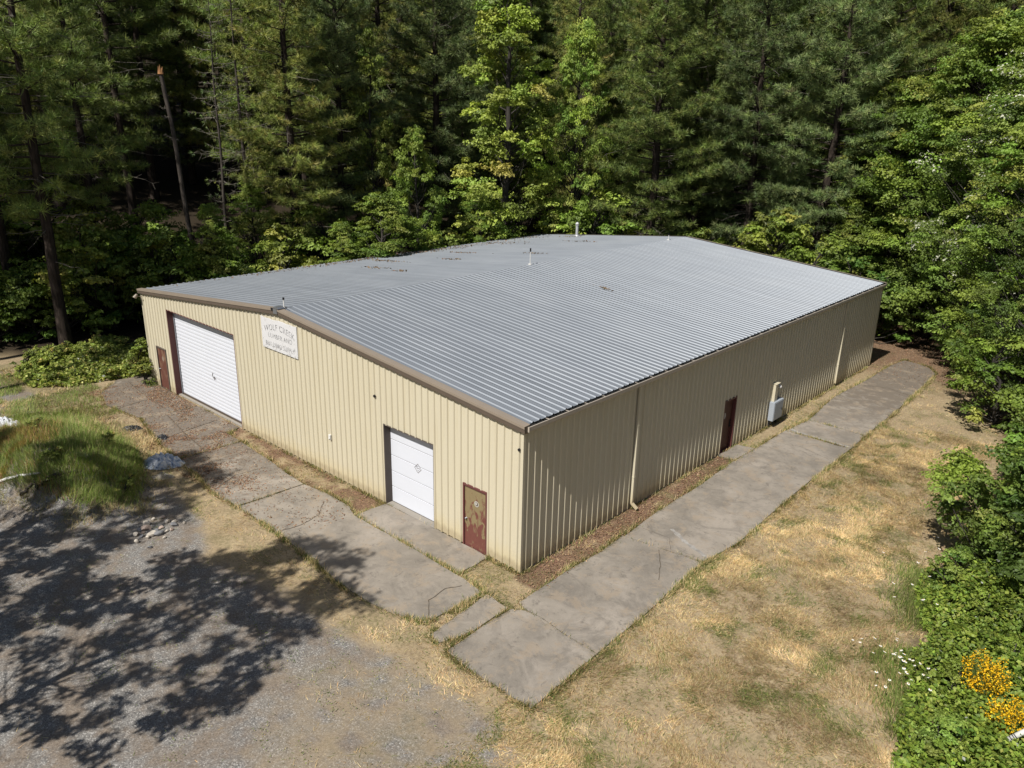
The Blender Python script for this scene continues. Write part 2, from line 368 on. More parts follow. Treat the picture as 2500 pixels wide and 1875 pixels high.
def height(x, y):
    x = np.asarray(x, float); y = np.asarray(y, float)
    h = (fbm(x * .5, y * .5, 3, 4) - .5) * .10
    inb = (x > -27) & (x < 4.4) & (y > -4.4) & (y < 33.5)
    near = np.where(inb, 0, 1) * sstep(0, .5, np.minimum(dseg(x, y, [(-27, -4.3), (4.2, -4.3), (4.2, 33.3), (-27, 33.3)]), 5))
    h = h * near - .012
    # soil mound with tall grass
    u = (x + 17.6) / 4.6; v = (y + 7.1 + .30 * (x + 17.6) * .3) / 2.3; q = np.exp(-(u * u + v * v) * 1.0)
    h = h + 1.2 * sstep(.12, .95, q) * (.85 + .3 * fbm(x * .9, y * .9, 9, 3))
    # hillside behind
    h = h + .30 * np.maximum(0, -x - 36) * sstep(-36, -46, x) * (y > -60) + .28 * np.maximum(0, y - 46) * sstep(46, 56, y)
    h = h + .25 * np.maximum(0, x - 20)
    return np.minimum(h, 40)
def masks(x, y):
    nz = fbm(x * .55, y * .55, 21, 5); nz2 = fbm(x * 1.7, y * 1.7, 31, 4)
    # gravel lot
    edge = -5.0 - .9 * sstep(-1.0, -4, x) * sstep(-12, -6, x) + (nz - .5) * 2.2
    gr = sstep(.25, -.45, y - edge) * sstep(5.0, 4.0, x + (nz2 - .5) * 1.6 + .16 * (-(y + 5)))
    dry = sstep(-1.8, 1.5, x + (nz - .5) * 3) * sstep(.42, .60, nz2 + .12)      # brownish part right of the clean gravel
    gr = gr * (1 - .45 * dry * (y > -9.5))
    lt = ((x > 0) & (x < 1.1) & (y > -.4) & (y < 12.4)) * sstep(.2, .55, nz2 + .15)
    lt = np.maximum(lt, sstep(26, 33, y + (nz - .5) * 6) * (x > -2) * .85)
    lt = np.maximum(lt, ((y > -1.3) & (y < 0) & (x < -6.5) & (x > -17)) * sstep(.3, .5, nz2))
    gn = .6 * sstep(.50, .72, fbm(x * 1.3, y * 1.3, 51, 5)) * (1 - gr)
    gn = np.maximum(gn, ((x < -15) & (y < -3.5) & (x > -34)) * .8 * (1 - gr))
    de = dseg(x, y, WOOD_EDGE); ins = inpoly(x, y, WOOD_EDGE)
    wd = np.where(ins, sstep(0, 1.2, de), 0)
    return gr, lt, gn, wd
def axis_lines(a, b, c, d, fine, coarse_n):
    left = a - (np.linspace(1, 0, coarse_n, endpoint=False) ** 2) * (a - c); mid = np.arange(a, b, fine); right = b + (np.linspace(0, 1, coarse_n) ** 2) * (d - b)
    return np.concatenate([left, mid, right])
gx = axis_lines(-34, 14, -260, 260, .16, 26); gy = axis_lines(-15, 38, -200, 320, .16, 26)
GX, GY = np.meshgrid(gx, gy, indexing='ij'); nx, ny = GX.shape
xs = GX.ravel(); ys = GY.ravel(); zs = height(xs, ys)
idx = np.arange(nx * ny).reshape(nx, ny)
F = np.stack([idx[:-1, :-1], idx[1:, :-1], idx[1:, 1:], idx[:-1, 1:]], -1).reshape(-1, 4)
me = npmesh('ground', np.stack([xs, ys, zs], 1), F, MAT['ground'], smooth=True)
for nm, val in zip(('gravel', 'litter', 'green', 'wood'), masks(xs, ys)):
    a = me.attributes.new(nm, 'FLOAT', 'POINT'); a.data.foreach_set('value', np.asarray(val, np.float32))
tag(link('ground', me), kind='structure')
def wob(poly, amp=.03, step=.18, seed=0):
    out = []; n = len(poly)
    for i in range(n):
        x1, y1 = poly[i]; x2, y2 = poly[(i + 1) % n]; Ls = math.hypot(x2 - x1, y2 - y1); k = max(1, int(Ls / step))
        for j in range(k):
            t_ = j / k; x = x1 + (x2 - x1) * t_; y = y1 + (y2 - y1) * t_
            nx_ = -(y2 - y1) / Ls; ny_ = (x2 - x1) / Ls
            d = (float(fbm(x * 3.2, y * 3.2, 77 + seed, 5)) - .5) * 2 * amp
            out.append((x + nx_ * d, y + ny_ * d))
    return out
def slabs(name, polys, seed):
    m_ = MB()
    for i, p in enumerate(polys):
        q = wob(p, .042, .10, seed); n = len(q); z = .035 + .004 * ((i * 7) % 3)
        m_.add([(x, y, z) for x, y in q] + [(x, y, -.12) for x, y in q], [tuple(range(n))] + [(i_, n + i_, n + (i_ + 1) % n, (i_ + 1) % n) for i_ in range(n)])
    o = m_.build(name, MAT['concrete']); 
    # outline may run clockwise: make the tops face up
    me = o.data
    import bmesh
    bm = bmesh.new(); bm.from_mesh(me); bmesh.ops.recalc_face_normals(bm, faces=bm.faces)
    for f in bm.faces:
        if len(f.verts) > 4 and f.normal.z < 0: f.normal_flip()
    bm.to_mesh(me); bm.free()
    return tag(o, kind='structure')
path_o = slabs('concrete_path', lanes['path'], 0)
lane_o = slabs('concrete_driveway', lanes['lane'], 4)
# thin cracks, scuffs and paler bands lying on the slabs
def ribbon(m_, pts, wd, z=.0475, jit=.022, seed=1):
    rr = random.Random(seed); P_ = []
    for (x1, y1), (x2, y2) in zip(pts[:-1], pts[1:]):
        k = max(2, int(math.hypot(x2 - x1, y2 - y1) / .15))
        for j in range(k): P_.append((x1 + (x2 - x1) * j / k + rr.uniform(-jit, jit), y1 + (y2 - y1) * j / k + rr.uniform(-jit, jit)))
    P_.append(pts[-1]); n = len(P_); vs = []
    for i, (x, y) in enumerate(P_):
        a = P_[max(0, i - 1)]; b = P_[min(n - 1, i + 1)]; d = math.hypot(b[0] - a[0], b[1] - a[1]) + 1e-6
        px, py = -(b[1] - a[1]) / d, (b[0] - a[0]) / d; ww = wd * .5 * rr.uniform(.5, 1.3)
        vs += [(x - px * ww, y - py * ww, z), (x + px * ww, y + py * ww, z)]
    m_.add(vs, [(2 * i, 2 * i + 2, 2 * i + 3, 2 * i + 1) for i in range(n - 1)])
MAT['crack'] = simple('crack_soil', (.13, .105, .08), .95, 0, .1)
m_ = MB()
ribbon(m_, [(3.3, 2.6), (2.9, 3.3), (2.35, 4.1)], .02, seed=3); ribbon(m_, [(1.2, 4.9), (2.2, 5.0), (2.6, 4.4)], .012, seed=5)
ribbon(m_, [(1.1, 15.3), (2.2, 15.7), (3.6, 15.2)], .012, seed=8); ribbon(m_, [(1.0, 26.3), (2.2, 26.8), (3.4, 26.4)], .03, seed=9)
m_.build('crack', MAT['crack'], path_o)
m_ = MB()
ribbon(m_, [(-.35, -3.4), (-.9, -2.9), (-1.0, -2.2), (-.75, -1.75)], .02, seed=3)
ribbon(m_, [(-7.4, -3.9), (-7.2, -3.0), (-7.4, -2.2), (-8.1, -1.5)], .02, seed=4)
ribbon(m_, [(-11.6, -3.9), (-12.3, -2.6), (-12.1, -1.4)], .03, seed=6); ribbon(m_, [(-15.3, -2.3), (-17.2, -2.1), (-20.3, -1.6)], .05, seed=7)
ribbon(m_, [(-17.6, -3.2), (-17.9, -1.6), (-18.1, -.3)], .04, seed=11); ribbon(m_, [(-22.6, -2.9), (-22.9, -1.4), (-22.8, -.1)], .05, seed=12)
ribbon(m_, [(-20.6, -1.3), (-23, -1.25), (-26.2, -.9)], .04, seed=13)
m_.build('crack', MAT['crack'], lane_o)
m_ = MB()
ribbon(m_, [(1.95, 5.55), (2.7, 5.15), (3.75, 4.75)], .16, .0485, .02, 21); ribbon(m_, [(1.0, 17.3), (2.4, 17.2), (3.7, 17.15)], .16, .0485, .03, 22)
m_.build('pale_band', MAT['pale'], path_o)

# ------------------------------------------------------------------ warehouse
bld = empty('metal_warehouse', (0, 0, 0))
tag(bld, 'long beige ribbed steel warehouse with low pitched grey metal roof and white roll-up doors', 'building')
PITCH = .3048
def profile(Lw, off, extra=()):
    pts = {}
    def put(u, h):
        if 0 <= u <= Lw: pts[round(u, 4)] = h
    k = -1
    while k * PITCH + off < Lw + 1:
        c = k * PITCH + off
        for du, h in ((-.046, 0), (-.022, .042), (.022, .042), (.046, 0)): put(c + du, h)
        for cc in (c + PITCH * .36, c + PITCH * .64):
            for du, h in ((-.018, 0), (-.008, .002), (.008, .002), (.018, 0)): put(cc + du, h)
        k += 1
    us = sorted(pts); hs = [pts[u] for u in us]
    for e in (0, Lw) + tuple(extra):
        pts[round(e, 4)] = float(np.interp(e, us, hs))
    us = sorted(pts); return us, [pts[u] for u in us]
def wall(name, Lw, top, place, off=.15, holes=(), base=.05, parent=bld, flip=False):
    """place(u, outward, z) -> point"""
    ex = [e for h in holes for e in (h[0], h[1])]
    us, hs = profile(Lw, off, ex); m_ = MB()
    for a, b, ha, hb in zip(us[:-1], us[1:], hs[:-1], hs[1:]):
        mid = (a + b) / 2; iv = [(base, None)]
        for (h0, h1, hz) in holes:
            if h0 < mid < h1: iv = [(hz, None)]
        for z0, _ in iv:
            q = [place(a, ha, z0), place(b, hb, z0), place(b, hb, top(b)), place(a, ha, top(a))]
            m_.add(q, [(3, 2, 1, 0) if flip else (0, 1, 2, 3)])
    return m_.build(name, MAT['panel'], parent)
def gz(x):                           # underside of the roof above a point of the gable
    x = -x if x > 0 else x
    return HE + (HR - HE) * (x / XR) if x > XR else HE + (HR - HE) * ((-W - x) / (-W - XR))
BIG = (-22.60, -16.36, 4.29); SML = (-6.38, -3.84, 3.08); DL = (-24.29, -23.29, 2.17); DR = (-2.45, -1.41, 2.20); DS = (12.46, 13.50, 2.36)
holes = [(-h[1], -h[0], h[2]) for h in (BIG, SML, DL, DR)]
wall('front_wall', W, lambda u: gz(-u), lambda u, h, z: (-u, -h, z), holes=holes, flip=True)
wall('side_wall', L, lambda u: HE, lambda u, h, z: (h, u, z), off=.22, holes=[(DS[0], DS[1], DS[2])])
wall('back_wall', W, lambda u: gz(-u), lambda u, h, z: (-u, L + h, z))
wall('side_wall', L, lambda u: HE, lambda u, h, z: (-W - h, u, z), off=.22, flip=True)
m_ = MB().box((-W - .01, .06, -.3), (-.06, .2, .049)).box((-.2, .01, -.3), (.008, L, .049)).box((-W - .008, .2, -.3), (-W + .2, L, .049)).box((-W, L - .2, -.3), (0, L + .008, .049))
m_.build('foundation', MAT['foundation'], bld)
# corner trim
for x, s in ((0, 1), (-W, -1)):
    for y, q in ((0, -1), (L, 1)):
        m_ = MB()
        xa, xb = sorted((x - s * .06, x + s * .040)); ya, yb = sorted((y - q * .05, y + q * .040))
        m_.box((xa, min(y + q * .036, y + q * .041), .04), (xb, max(y + q * .036, y + q * .041), HE - .02))
        m_.box((min(x + s * .036, x + s * .041), ya, .04), (max(x + s * .036, x + s * .041), yb - .0015, HE - .02))
        m_.build('corner_trim', MAT['panel'], bld)
# roof
XE0, XE1 = .055, -W - .055
zr = HR + .11
def rz_(x): s = (zr - (HE + .07)) / (0.055 - XR); return zr - s * (x - XR) if x > XR else zr - (zr - (HE + .07)) / (XR - XE1) * (XR - x)
rib = []
y = -.02; k = 0
while y < L + .05:
    for du, h in ((0, .0), (.030, .036), (.062, .036), (.092, 0), (.155, 0), (.165, .003), (.178, .003), (.188, 0), (.225, 0), (.235, .003), (.248, .003), (.258, 0)):
        if y + du < L + .06: rib.append((y + du, h))
    y += PITCH
rib.append((L + .06, 0))
V = []
for yy, h in rib:
    for x in (XE0, XR, XE1): V.append((x, yy, rz_(x) + h))
n = len(rib); F = []
for i in range(n - 1):
    F.append((3 * i, 3 * i + 3, 3 * i + 4, 3 * i + 1)); F.append((3 * i + 1, 3 * i + 4, 3 * i + 5, 3 * i + 2))
F = np.array(F)[:, ::1]
me = npmesh('roof', V, F, MAT['roof']); link('roof', me, bld)
# rake trim: tan flange over a brown fascia, front and back
for yf, sgn in ((0, -1), (L, 1)):
    m_ = MB()
    for (xa, xb) in ((.15, XR), (XR, -W - .15)):
        za = rz_(min(xa, .055)) + .04; zb = rz_(max(xb, -W - .055)) + .04
        if xa > 0: za = rz_(.055) + .04 - .009
        if xb < -W: zb = rz_(-W - .055) + .04 - .009
        yo, yi = yf + sgn * .15, yf - sgn * .10
        A = [(xa, yo, za - .012), (xa, yi, za), (xb, yi, zb), (xb, yo, zb - .012)]
        f = [(0, 1, 2, 3)] if sgn < 0 else [(3, 2, 1, 0)]
        m_.add(A, [tuple(reversed(q)) for q in f], 0)
        # fascia, stepped: tan upper lip, brown lower board
        def band(y0, z0, y1, z1, mi):
            q = [(xa, y0, za + z0), (xb, y0, zb + z0), (xb, y1, zb + z1), (xa, y1, za + z1)]
            m_.add(q, [(3, 2, 1, 0)] if sgn < 0 else [(0, 1, 2, 3)], mi)
        band(yo, -.012, yo, -.095, 0); band(yo, -.095, yf + sgn * .13, -.10, 1); band(yf + sgn * .13, -.10, yf + sgn * .13, -.235, 1)
        band(yf + sgn * .13, -.235, yf + sgn * .038, -.245, 1)
        # end caps
    xc = .15; zc = rz_(.055) + .031
    for xc, s2 in ((.15, 1), (-W - .15, -1)):
        q = [(xc, yf + sgn * .15, zc - .012), (xc, yf - sgn * .10, zc), (xc, yf - sgn * .1, zc - .245), (xc, yf + sgn * .13, zc - .245)]
        m_.add(q, [(0, 1, 2, 3)], 1)
    o = m_.build('rake_trim', [MAT['tan_trim'], MAT['brown_trim']], bld)
# battered ridge cap where the two rakes meet at the front
m_ = MB(); m_.box((XR - .16, -.172, zr - .17), (XR + .10, -.131, zr + .03)); m_.prism([(-.2, 0), (.2, 0), (.14, .05), (-.1, .06)], (XR, -.17, zr + .045), (XR, .12, zr + .05), (1, 0, 0), (0, 0, 1))
m_.build('peak_cap', MAT['galv'], bld)
m_ = MB(); m_.box((XR - .33, -.166, zr - .07), (XR - .161, -.1515, zr + .035))
m_.build('peak_hole_dark', MAT['black'], bld)  # black block colours in the darkness of the open hole
# gutter along both long sides
for x0, s in ((0, 1), (-W, -1)):
    m_ = MB(); g0, g1 = x0 + s * .042, x0 + s * .20
    zt = HE + .045
    prof = [(g0, zt - .15), (g1 - s * .02, zt - .15), (g1, zt - .10), (g1, zt), (g1 - s * .035, zt), (g1 - s * .035, zt - .095), (g1 - s * .03, zt - .138), (g0, zt - .138)]
    m_.prism(prof, (0, .02 if s > 0 else .02, 0), (0, L - .02, 0), (1, 0, 0), (0, 0, 1), 0)
    m_.v = [(a, b, c) for a, b, c in m_.v]
    m_.box((min(g0, g1 - s * .03) + .001, .03, zt - .1375), (max(g0, g1 - s * .03) - .001, L - .03, zt - .12), 1)
    yy = .9
    while yy < L:
        m_.box((min(g0 - s * .02, g1 - s * .02), yy, zt - .004), (max(g0 - s * .02, g1 - s * .02), yy + .035, zt + .004), 0); yy += .93
    m_.box((min(g0, g1 + s * .004), -.0, zt - .155), (max(g0, g1 + s * .004), .018, zt + .004), 0)
    m_.build('gutter', [MAT['gutter_tan_lit'], MAT['gutter_in']], bld)
# downspouts
def downspout(y, elbow):
    m_ = MB()
    r = .052
    m_.box((.046, y - r, .22), (.135, y + r, HE - .11))
    for z in (1.25, 3.2): m_.box((.040, y - r - .012, z), (.140, y + r + .012, z + .03))
    if elbow: m_.prism([(-r, -.045), (r, -.045), (r, .045), (-r, .045)], (.09, y, .235), (.34, y - .02, .09), (0, 1, 0), (.5, 0, .86))
    return m_.build('downspout', MAT['panel'], bld, .008)
downspout(5.87, True); downspout(25.0, False)

# ---- doors
def recess(name, h, depth, mats, frame=.0):
    x0, x1, z1 = h; m_ = MB()
    m_.add([(x0, -.036, .02), (x0, depth, .02), (x0, depth, z1), (x0, -.036, z1)], [(0, 1, 2, 3)])
    m_.add([(x1, -.036, .02), (x1, depth, .02), (x1, depth, z1), (x1, -.036, z1)], [(3, 2, 1, 0)])
    m_.add([(x0, -.036, z1), (x0, depth, z1), (x1, depth, z1), (x1, -.036, z1)], [(0, 1, 2, 3)])
    # thin returns round the opening
    m_.box((x0 - .03, -.041, .03), (x0 + .012, -.0355, z1 + .03)).box((x1 - .012, -.041, .03), (x1 + .03, -.0355, z1 + .03)).box((x0 + .013, -.041, z1 - .012), (x1 - .013, -.0355, z1 + .03))
    return m_.build(name, mats, bld)
def emblem(m_, x, y, z, s, axis='y'):
    """small hand-drawn diamond with a squiggle, lying on a door that faces -y"""
    def seg(a, b, wd):
        d = np.array([b[0] - a[0], b[1] - a[1]]); d = d / (np.linalg.norm(d) + 1e-9) * wd; p_ = (-d[1], d[0])
        q = [(a[0] - p_[0], a[1] - p_[1]), (b[0] - p_[0], b[1] - p_[1]), (b[0] + p_[0], b[1] + p_[1]), (a[0] + p_[0], a[1] + p_[1])]
        m_.add([(x + u, y, z + v) if axis == 'y' else (y, x + u, z + v) for u, v in q], [(0, 1, 2, 3)])
    return seg
recess('opening_jamb', BIG, .30, MAT['jamb_red'])
m_ = MB()                                                    # roll-up curtain: curved slats
x0, x1, zt = BIG[0] + .0, BIG[1] - .0, BIG[2]; ns = 24; hs_ = (zt - .06) / ns; V = []; F = []
for i in range(ns * 6 + 1):
    u = i / 6.0; z = .06 + u * hs_; fr = u % 1.0; yv = .30 - .009 * math.sin(PI * fr)
    V += [(x0, yv, z), (x1, yv, z)]
F = [(2 * i, 2 * i + 1, 2 * i + 3, 2 * i + 2) for i in range(ns * 6)]
me = npmesh('roll_up_door', V, F, MAT['white_door']); rud = link('roll_up_door', me, bld)
MB().box((x0 + .001, .235, .02), (x0 + .06, .262, zt - .02)).build('guide_rail', MAT['galv'], rud)
MB().box((x1 - .06, .235, .02), (x1 - .001, .262, zt - .02)).build('guide_rail', MAT['galv'], rud)
m_ = MB().box((x0 + .065, .262, .022), (x1 - .065, .292, .10)).build('bottom_bar', MAT['jamb_brown'], rud)
m_ = MB(); sg = emblem(m_, -19.14, .276, 1.73, 1)
for a, b in (((-.10, .16), (-.16, .02)), ((-.16, .02), (-.08, -.10)), ((-.08, -.10), (.06, -.04)), ((.06, -.04), (.14, -.14)), ((.02, .0), (.0, -.18))): sg(a, b, .016)
m_.build('scrawl', MAT['jamb_brown'], rud)
recess('opening_jamb', SML, .26, MAT['jamb_brown'])
x0, x1, zt = SML; sod = None; m_ = MB(); nsec = 5; hh = (zt - .05) / nsec
for i in range(nsec): m_.box((x0 + .002, .245 - .0, .05 + i * hh + .010), (x1 - .002, .30, .05 + (i + 1) * hh - .010))
sod = m_.build('sectional_door', MAT['white_door'], bld, .008)
MB().box((x0 + .003, .262, .045), (x1 - .003, .29, zt - .01)).build('backing', MAT['jamb_brown'], sod)
MB().box((x0 + .003, -.03, -.02), (x1 - .003, .244, .047)).build('sill', MAT['foundation'], bld)
m_ = MB(); sg = emblem(m_, -4.95, .242, 1.79, 1); s = .17
dm = [(0, s), (s, 0), (0, -s), (-s, 0)]
for i in range(4): sg(dm[i], dm[(i + 1) % 4], .009)
for a, b in (((-.10, .03), (-.03, .07)), ((-.03, .07), (-.05, -.03)), ((-.02, -.02), (.04, .04)), ((.04, .04), (.10, -.02)), ((-.02, -.08), (.05, -.07))): sg(a, b, .007)
m_.build('diamond_mark', MAT['jamb_brown'], sod)
def man_door(h, mat, frame_mat, knob_right=False, depth=.05):
    x0, x1, z1 = h
    MB().box((x0 - .02, -.048, .03), (x0 + .05, .08, z1 + .03)).box((x1 - .05, -.048, .03), (x1 + .02, .08, z1 + .03)).box((x0 + .051, -.048, z1 - .045), (x1 - .051, .08, z1 + .03)).box((x0 + .051, -.02, .01), (x1 - .051, .08, .05)).build('door_frame', frame_mat, bld, .006)
    d = MB().box((x0 + .052, -.004, .06), (x1 - .052, .045, z1 - .05)).build('door', mat, bld, .004)
    xk = x1 - .13 if knob_right else x0 + .13
    MB().cyl((xk, -.004, 1.02), (xk, -.03, 1.02), .035, .03, 12).cyl((xk, -.03, 1.02), (xk, -.075, 1.02), .018, .032, 12).build('knob', MAT['galv'], d, 0, True)
    return d
dr = man_door(DR, MAT['door_rust'], MAT['jamb_red'])
dl = man_door(DL, MAT['door_brown'], MAT['jamb_brown'])
MAT['sticker'] = simple('faded_sticker', (.55, .53, .48), .6, 0, .2, .3, 30)
MAT['pale_rub'] = simple('pale_rub_mark', (.30, .23, .18), .7, 0, .2, .3, 12)
def disc(m_, x, y, z, r, n=20, mi=0, asp=1): m_.add([(x + r * math.cos(2 * PI * i / n), y, z + asp * r * math.sin(2 * PI * i / n)) for i in range(n)], [tuple(range(n))], mi)
m_ = MB(); disc(m_, -1.88, -.008, 1.66, .10); disc(m_, -1.88, -.0105, 1.66, .07, 20, 1); disc(m_, -1.895, -.013, 1.67, .04, 20, 0, 1.2); m_.build('round_sticker', [MAT['sticker'], MAT['jamb_brown']], dr)
m_ = MB(); disc(m_, -23.74, -.008, 1.62, .10, 12, 0, 1.3); m_.build('round_sticker', MAT['pale_rub'], dl)
# side door, set back a little
y0, y1, z1 = DS; m_ = MB()
m_.box((-.16, y0 - .01, .03), (.04, y0 + .045, z1 + .02)).box((-.16, y1 - .045, .03), (.04, y1 + .01, z1 + .02)).box((-.16, y0 + .046, z1 - .045), (.04, y1 - .046, z1 + .02)).box((-.16, y0 + .046, .01), (.035, y1 - .046, .05))
m_.build('door_frame', MAT['jamb_red'], bld, .005)
sd_ = MB().box((-.15, y0 + .047, .055), (-.10, y1 - .047, z1 - .05)).build('door', MAT['door_dark'], bld, .004)
m_ = MB(); n = 18; m_.add([(-.0985, y0 + .36 + .11 * math.cos(2 * PI * i / n), 1.62 + .13 * math.sin(2 * PI * i / n)) for i in range(n)], [tuple(range(n))]); m_.build('round_sticker', MAT['sticker'], sd_)
MB().box((-.0985, y1 - .20, 1.0), (-.085, y1 - .11, 1.34)).cyl((-.085, y1 - .155, 1.06), (-.03, y1 - .155, 1.06), .016).box((-.045, y1 - .30, 1.05), (-.03, y1 - .14, 1.075)).build('lever_handle', MAT['black'], sd_)
# small fixtures and blacked-in holes on the front wall
m_ = MB(); m_.box((-9.68, -.10, 1.55), (-9.56, -.036, 1.75)).cyl((-9.6, -.1, 1.62), (-9.6, -.14, 1.60), .03, .035, 10); m_.build('outlet_box', MAT['white_plastic'], bld, .006)
m_ = MB(); m_.cyl((-6.82, -.03, 4.01), (-6.82, -.075, 4.01), .05, .045, 12); m_.build('wall_hole_dark', MAT['black'], bld, 0)  # black stub stands in for the dark inside of a wall hole
m_ = MB(); m_.cyl((-.12, -.03, 4.08), (-.12, -.075, 4.08), .045, .04, 12); m_.build('wall_hole_dark', MAT['black'], bld, 0)
m_ = MB(); m_.cyl((-25.2, -.03, 4.5), (-25.2, -.28, 4.58), .02).cyl((-25.2, -.25, 4.66), (-25.25, -.36, 4.50), .05, .10, 12); m_.build('wall_lamp', MAT['tan_trim'], bld)
# stove pipe and masts on the roof
m_ = MB(); zb = rz_(-21.0); m_.cyl((-21, 29.4, zb - .05), (-21, 29.4, zb + .88), .10, .10, 16).cyl((-21, 29.4, zb + .80), (-21, 29.4, zb + .86), .135, .135, 16).cyl((-21, 29.4, zb + .9), (-21, 29.4, zb + 1.02), .15, .06, 16).cyl((-21, 29.4, zb), (-21, 29.4, zb + .12), .2, .11, 16)
m_.build('stove_pipe', MAT['pipe'], bld)
for y, hgt in ((14.65, .85), (.22, .42), (28.1, .42)):
    m_ = MB(); m_.cyl((XR, y, zr), (XR, y, zr + hgt * .8), .022, .022, 8, 0).cyl((XR, y, zr + hgt * .8), (XR, y, zr + hgt), .04, .04, 8, 1).box((XR - .09, y - .06, zr + .0), (XR + .09, y + .06, zr + .05), 0)
    if y < 10: m_.cyl((XR + .05, y, zr + .06), (XR + .4, y - .1, zr + .10), .012, .012, 6, 1)
    m_.build('roof_mast', [MAT['white_plastic'], MAT['black']], bld)

# ---- electric cabinet
cab = empty('electric_cabinet', (.14, 17.35, 0)); tag(cab, 'grey steel electrical cabinet with a beige riser fixed to the shaded side wall', 'electrical box')
def lp(m_): m_.v = [(a - .14, b - 17.35, c) for a, b, c in m_.v]; return m_
lp(MB().box((.045, 16.89, .34), (.29, 17.86, 1.24))).build('cabinet_body', MAT['grey_box'], cab, .012)
lp(MB().box((.2905, 16.93, .38), (.305, 17.82, 1.20))).build('cabinet_door', MAT['grey_box'], cab, .005)
lp(MB().cyl((.305, 17.72, .80), (.33, 17.72, .80), .02).box((.322, 17.70, .72), (.335, 17.735, .83))).build('handle', MAT['black'], cab)
lp(MB().box((.045, 17.02, 1.241), (.19, 17.30, 2.06)).box((.045, 17.0, 2.061), (.23, 17.42, 2.085))).build('riser', MAT['panel'], cab, .006)
lp(MB().cyl((.05, 17.50, 1.86), (.20, 17.50, 1.86), .085, .085, 18).cyl((.20, 17.50, 1.86), (.25, 17.50, 1.86), .07, .05, 18)).build('meter', MAT['white_plastic'], cab, 0)
lp(MB().box((.05, 16.95, .0), (.13, 17.03, .339))).build('leg', MAT['black'], cab)
lp(MB().box((.05, 17.7, .0), (.13, 17.78, .339))).build('leg', MAT['black'], cab)

# ---- sign
sgn = empty('painted_sign', (-12.66, -.06, 4.96)); tag(sgn, 'peeling white board sign under the gable peak with faded lumber lettering', 'sign')
MAT['sign'] = None
m, t, o = new_mat('peeling_sign_white'); P = pos(t); n1 = noise(t, P, 7, 6, .75, .6); n2 = noise(t, mapping(t, P, (1, 1, 1), (3, 0, 5)), 2.2, 5, .7)
sp = N(t, 'ShaderNodeSeparateXYZ'); t.links.new(P, sp.inputs[0])
edge = math_(t, 'MULTIPLY', math_(t, 'SUBTRACT', 4.75, sp.outputs[2], True), .22)
f = ramp(t, math_(t, 'ADD', n1, edge), [(.61, (0,)), (.66, (.8,))])
c = mixc(t, f, mixc(t, n2, (.66, .66, .66), (.80, .80, .82)), (.30, .29, .28)); bsdf(t, o, c, .8, 0, .2); MAT['sign'] = m
m, t, o = new_mat('faded_sign_ink'); P = pos(t); n1 = noise(t, P, 9, 5, .7)
c = mixc(t, ramp(t, n1, [(.46, (0,)), (.62, (1,))]), (.16, .16, .17), (.60, .60, .61)); bsdf(t, o, c, .85, 0, .1); MAT['ink'] = m
hw, hh_ = 1.26, .63
rr = random.Random(4); topl = [(-hw + 2 * hw * i / 14, hh_ + (rr.uniform(-.035, .01) if 0 < i < 14 else 0)) for i in range(15)]
outl = [(-hw, -hh_), (hw - .02, -hh_ - .01)] + list(reversed(topl)); n = len(outl)
m_ = MB(); m_.add([(a, -.012, b) for a, b in outl] + [(a, .018, b) for a, b in outl], [tuple(range(n)), tuple(range(2 * n - 1, n - 1, -1))] + [(i, n + i, n + (i + 1) % n, (i + 1) % n) for i in range(n)])
m_.build('board', MAT['sign'], sgn)
def lettering(body, size, x, z, name, arc=0, sx=1):
    items = []
    cu = bpy.data.curves.new('t', 'FONT'); cu.body = body; cu.size = size; cu.align_x = 'CENTER'; cu.extrude = .0015; cu.offset = -.002; cu.space_character = 1.12
    ob = bpy.data.objects.new('t', cu); COL.objects.link(ob)
    dg = bpy.context.evaluated_depsgraph_get(); me = bpy.data.meshes.new_from_object(ob.evaluated_get(dg)); bpy.data.objects.remove(ob)
    vs = [v.co.copy() for v in me.vertices]
    for v in me.vertices:
        a, b = v.co.x * sx, v.co.y
        v.co = (x + a, -.0145 - v.co.z, z + b - arc * a * a)
    me.materials.clear(); me.materials.append(MAT['ink']); me.name = name
    return link(name, me, sgn)
lettering('WOLF CREEK', .34, .02, .22, 'lettering', .16, .95)
lettering('LUMBER AND', .27, .06, -.14, 'lettering', 0, .95)
lettering('BUILDING SUPPLY', .27, .02, -.50, 'lettering', 0, .86)

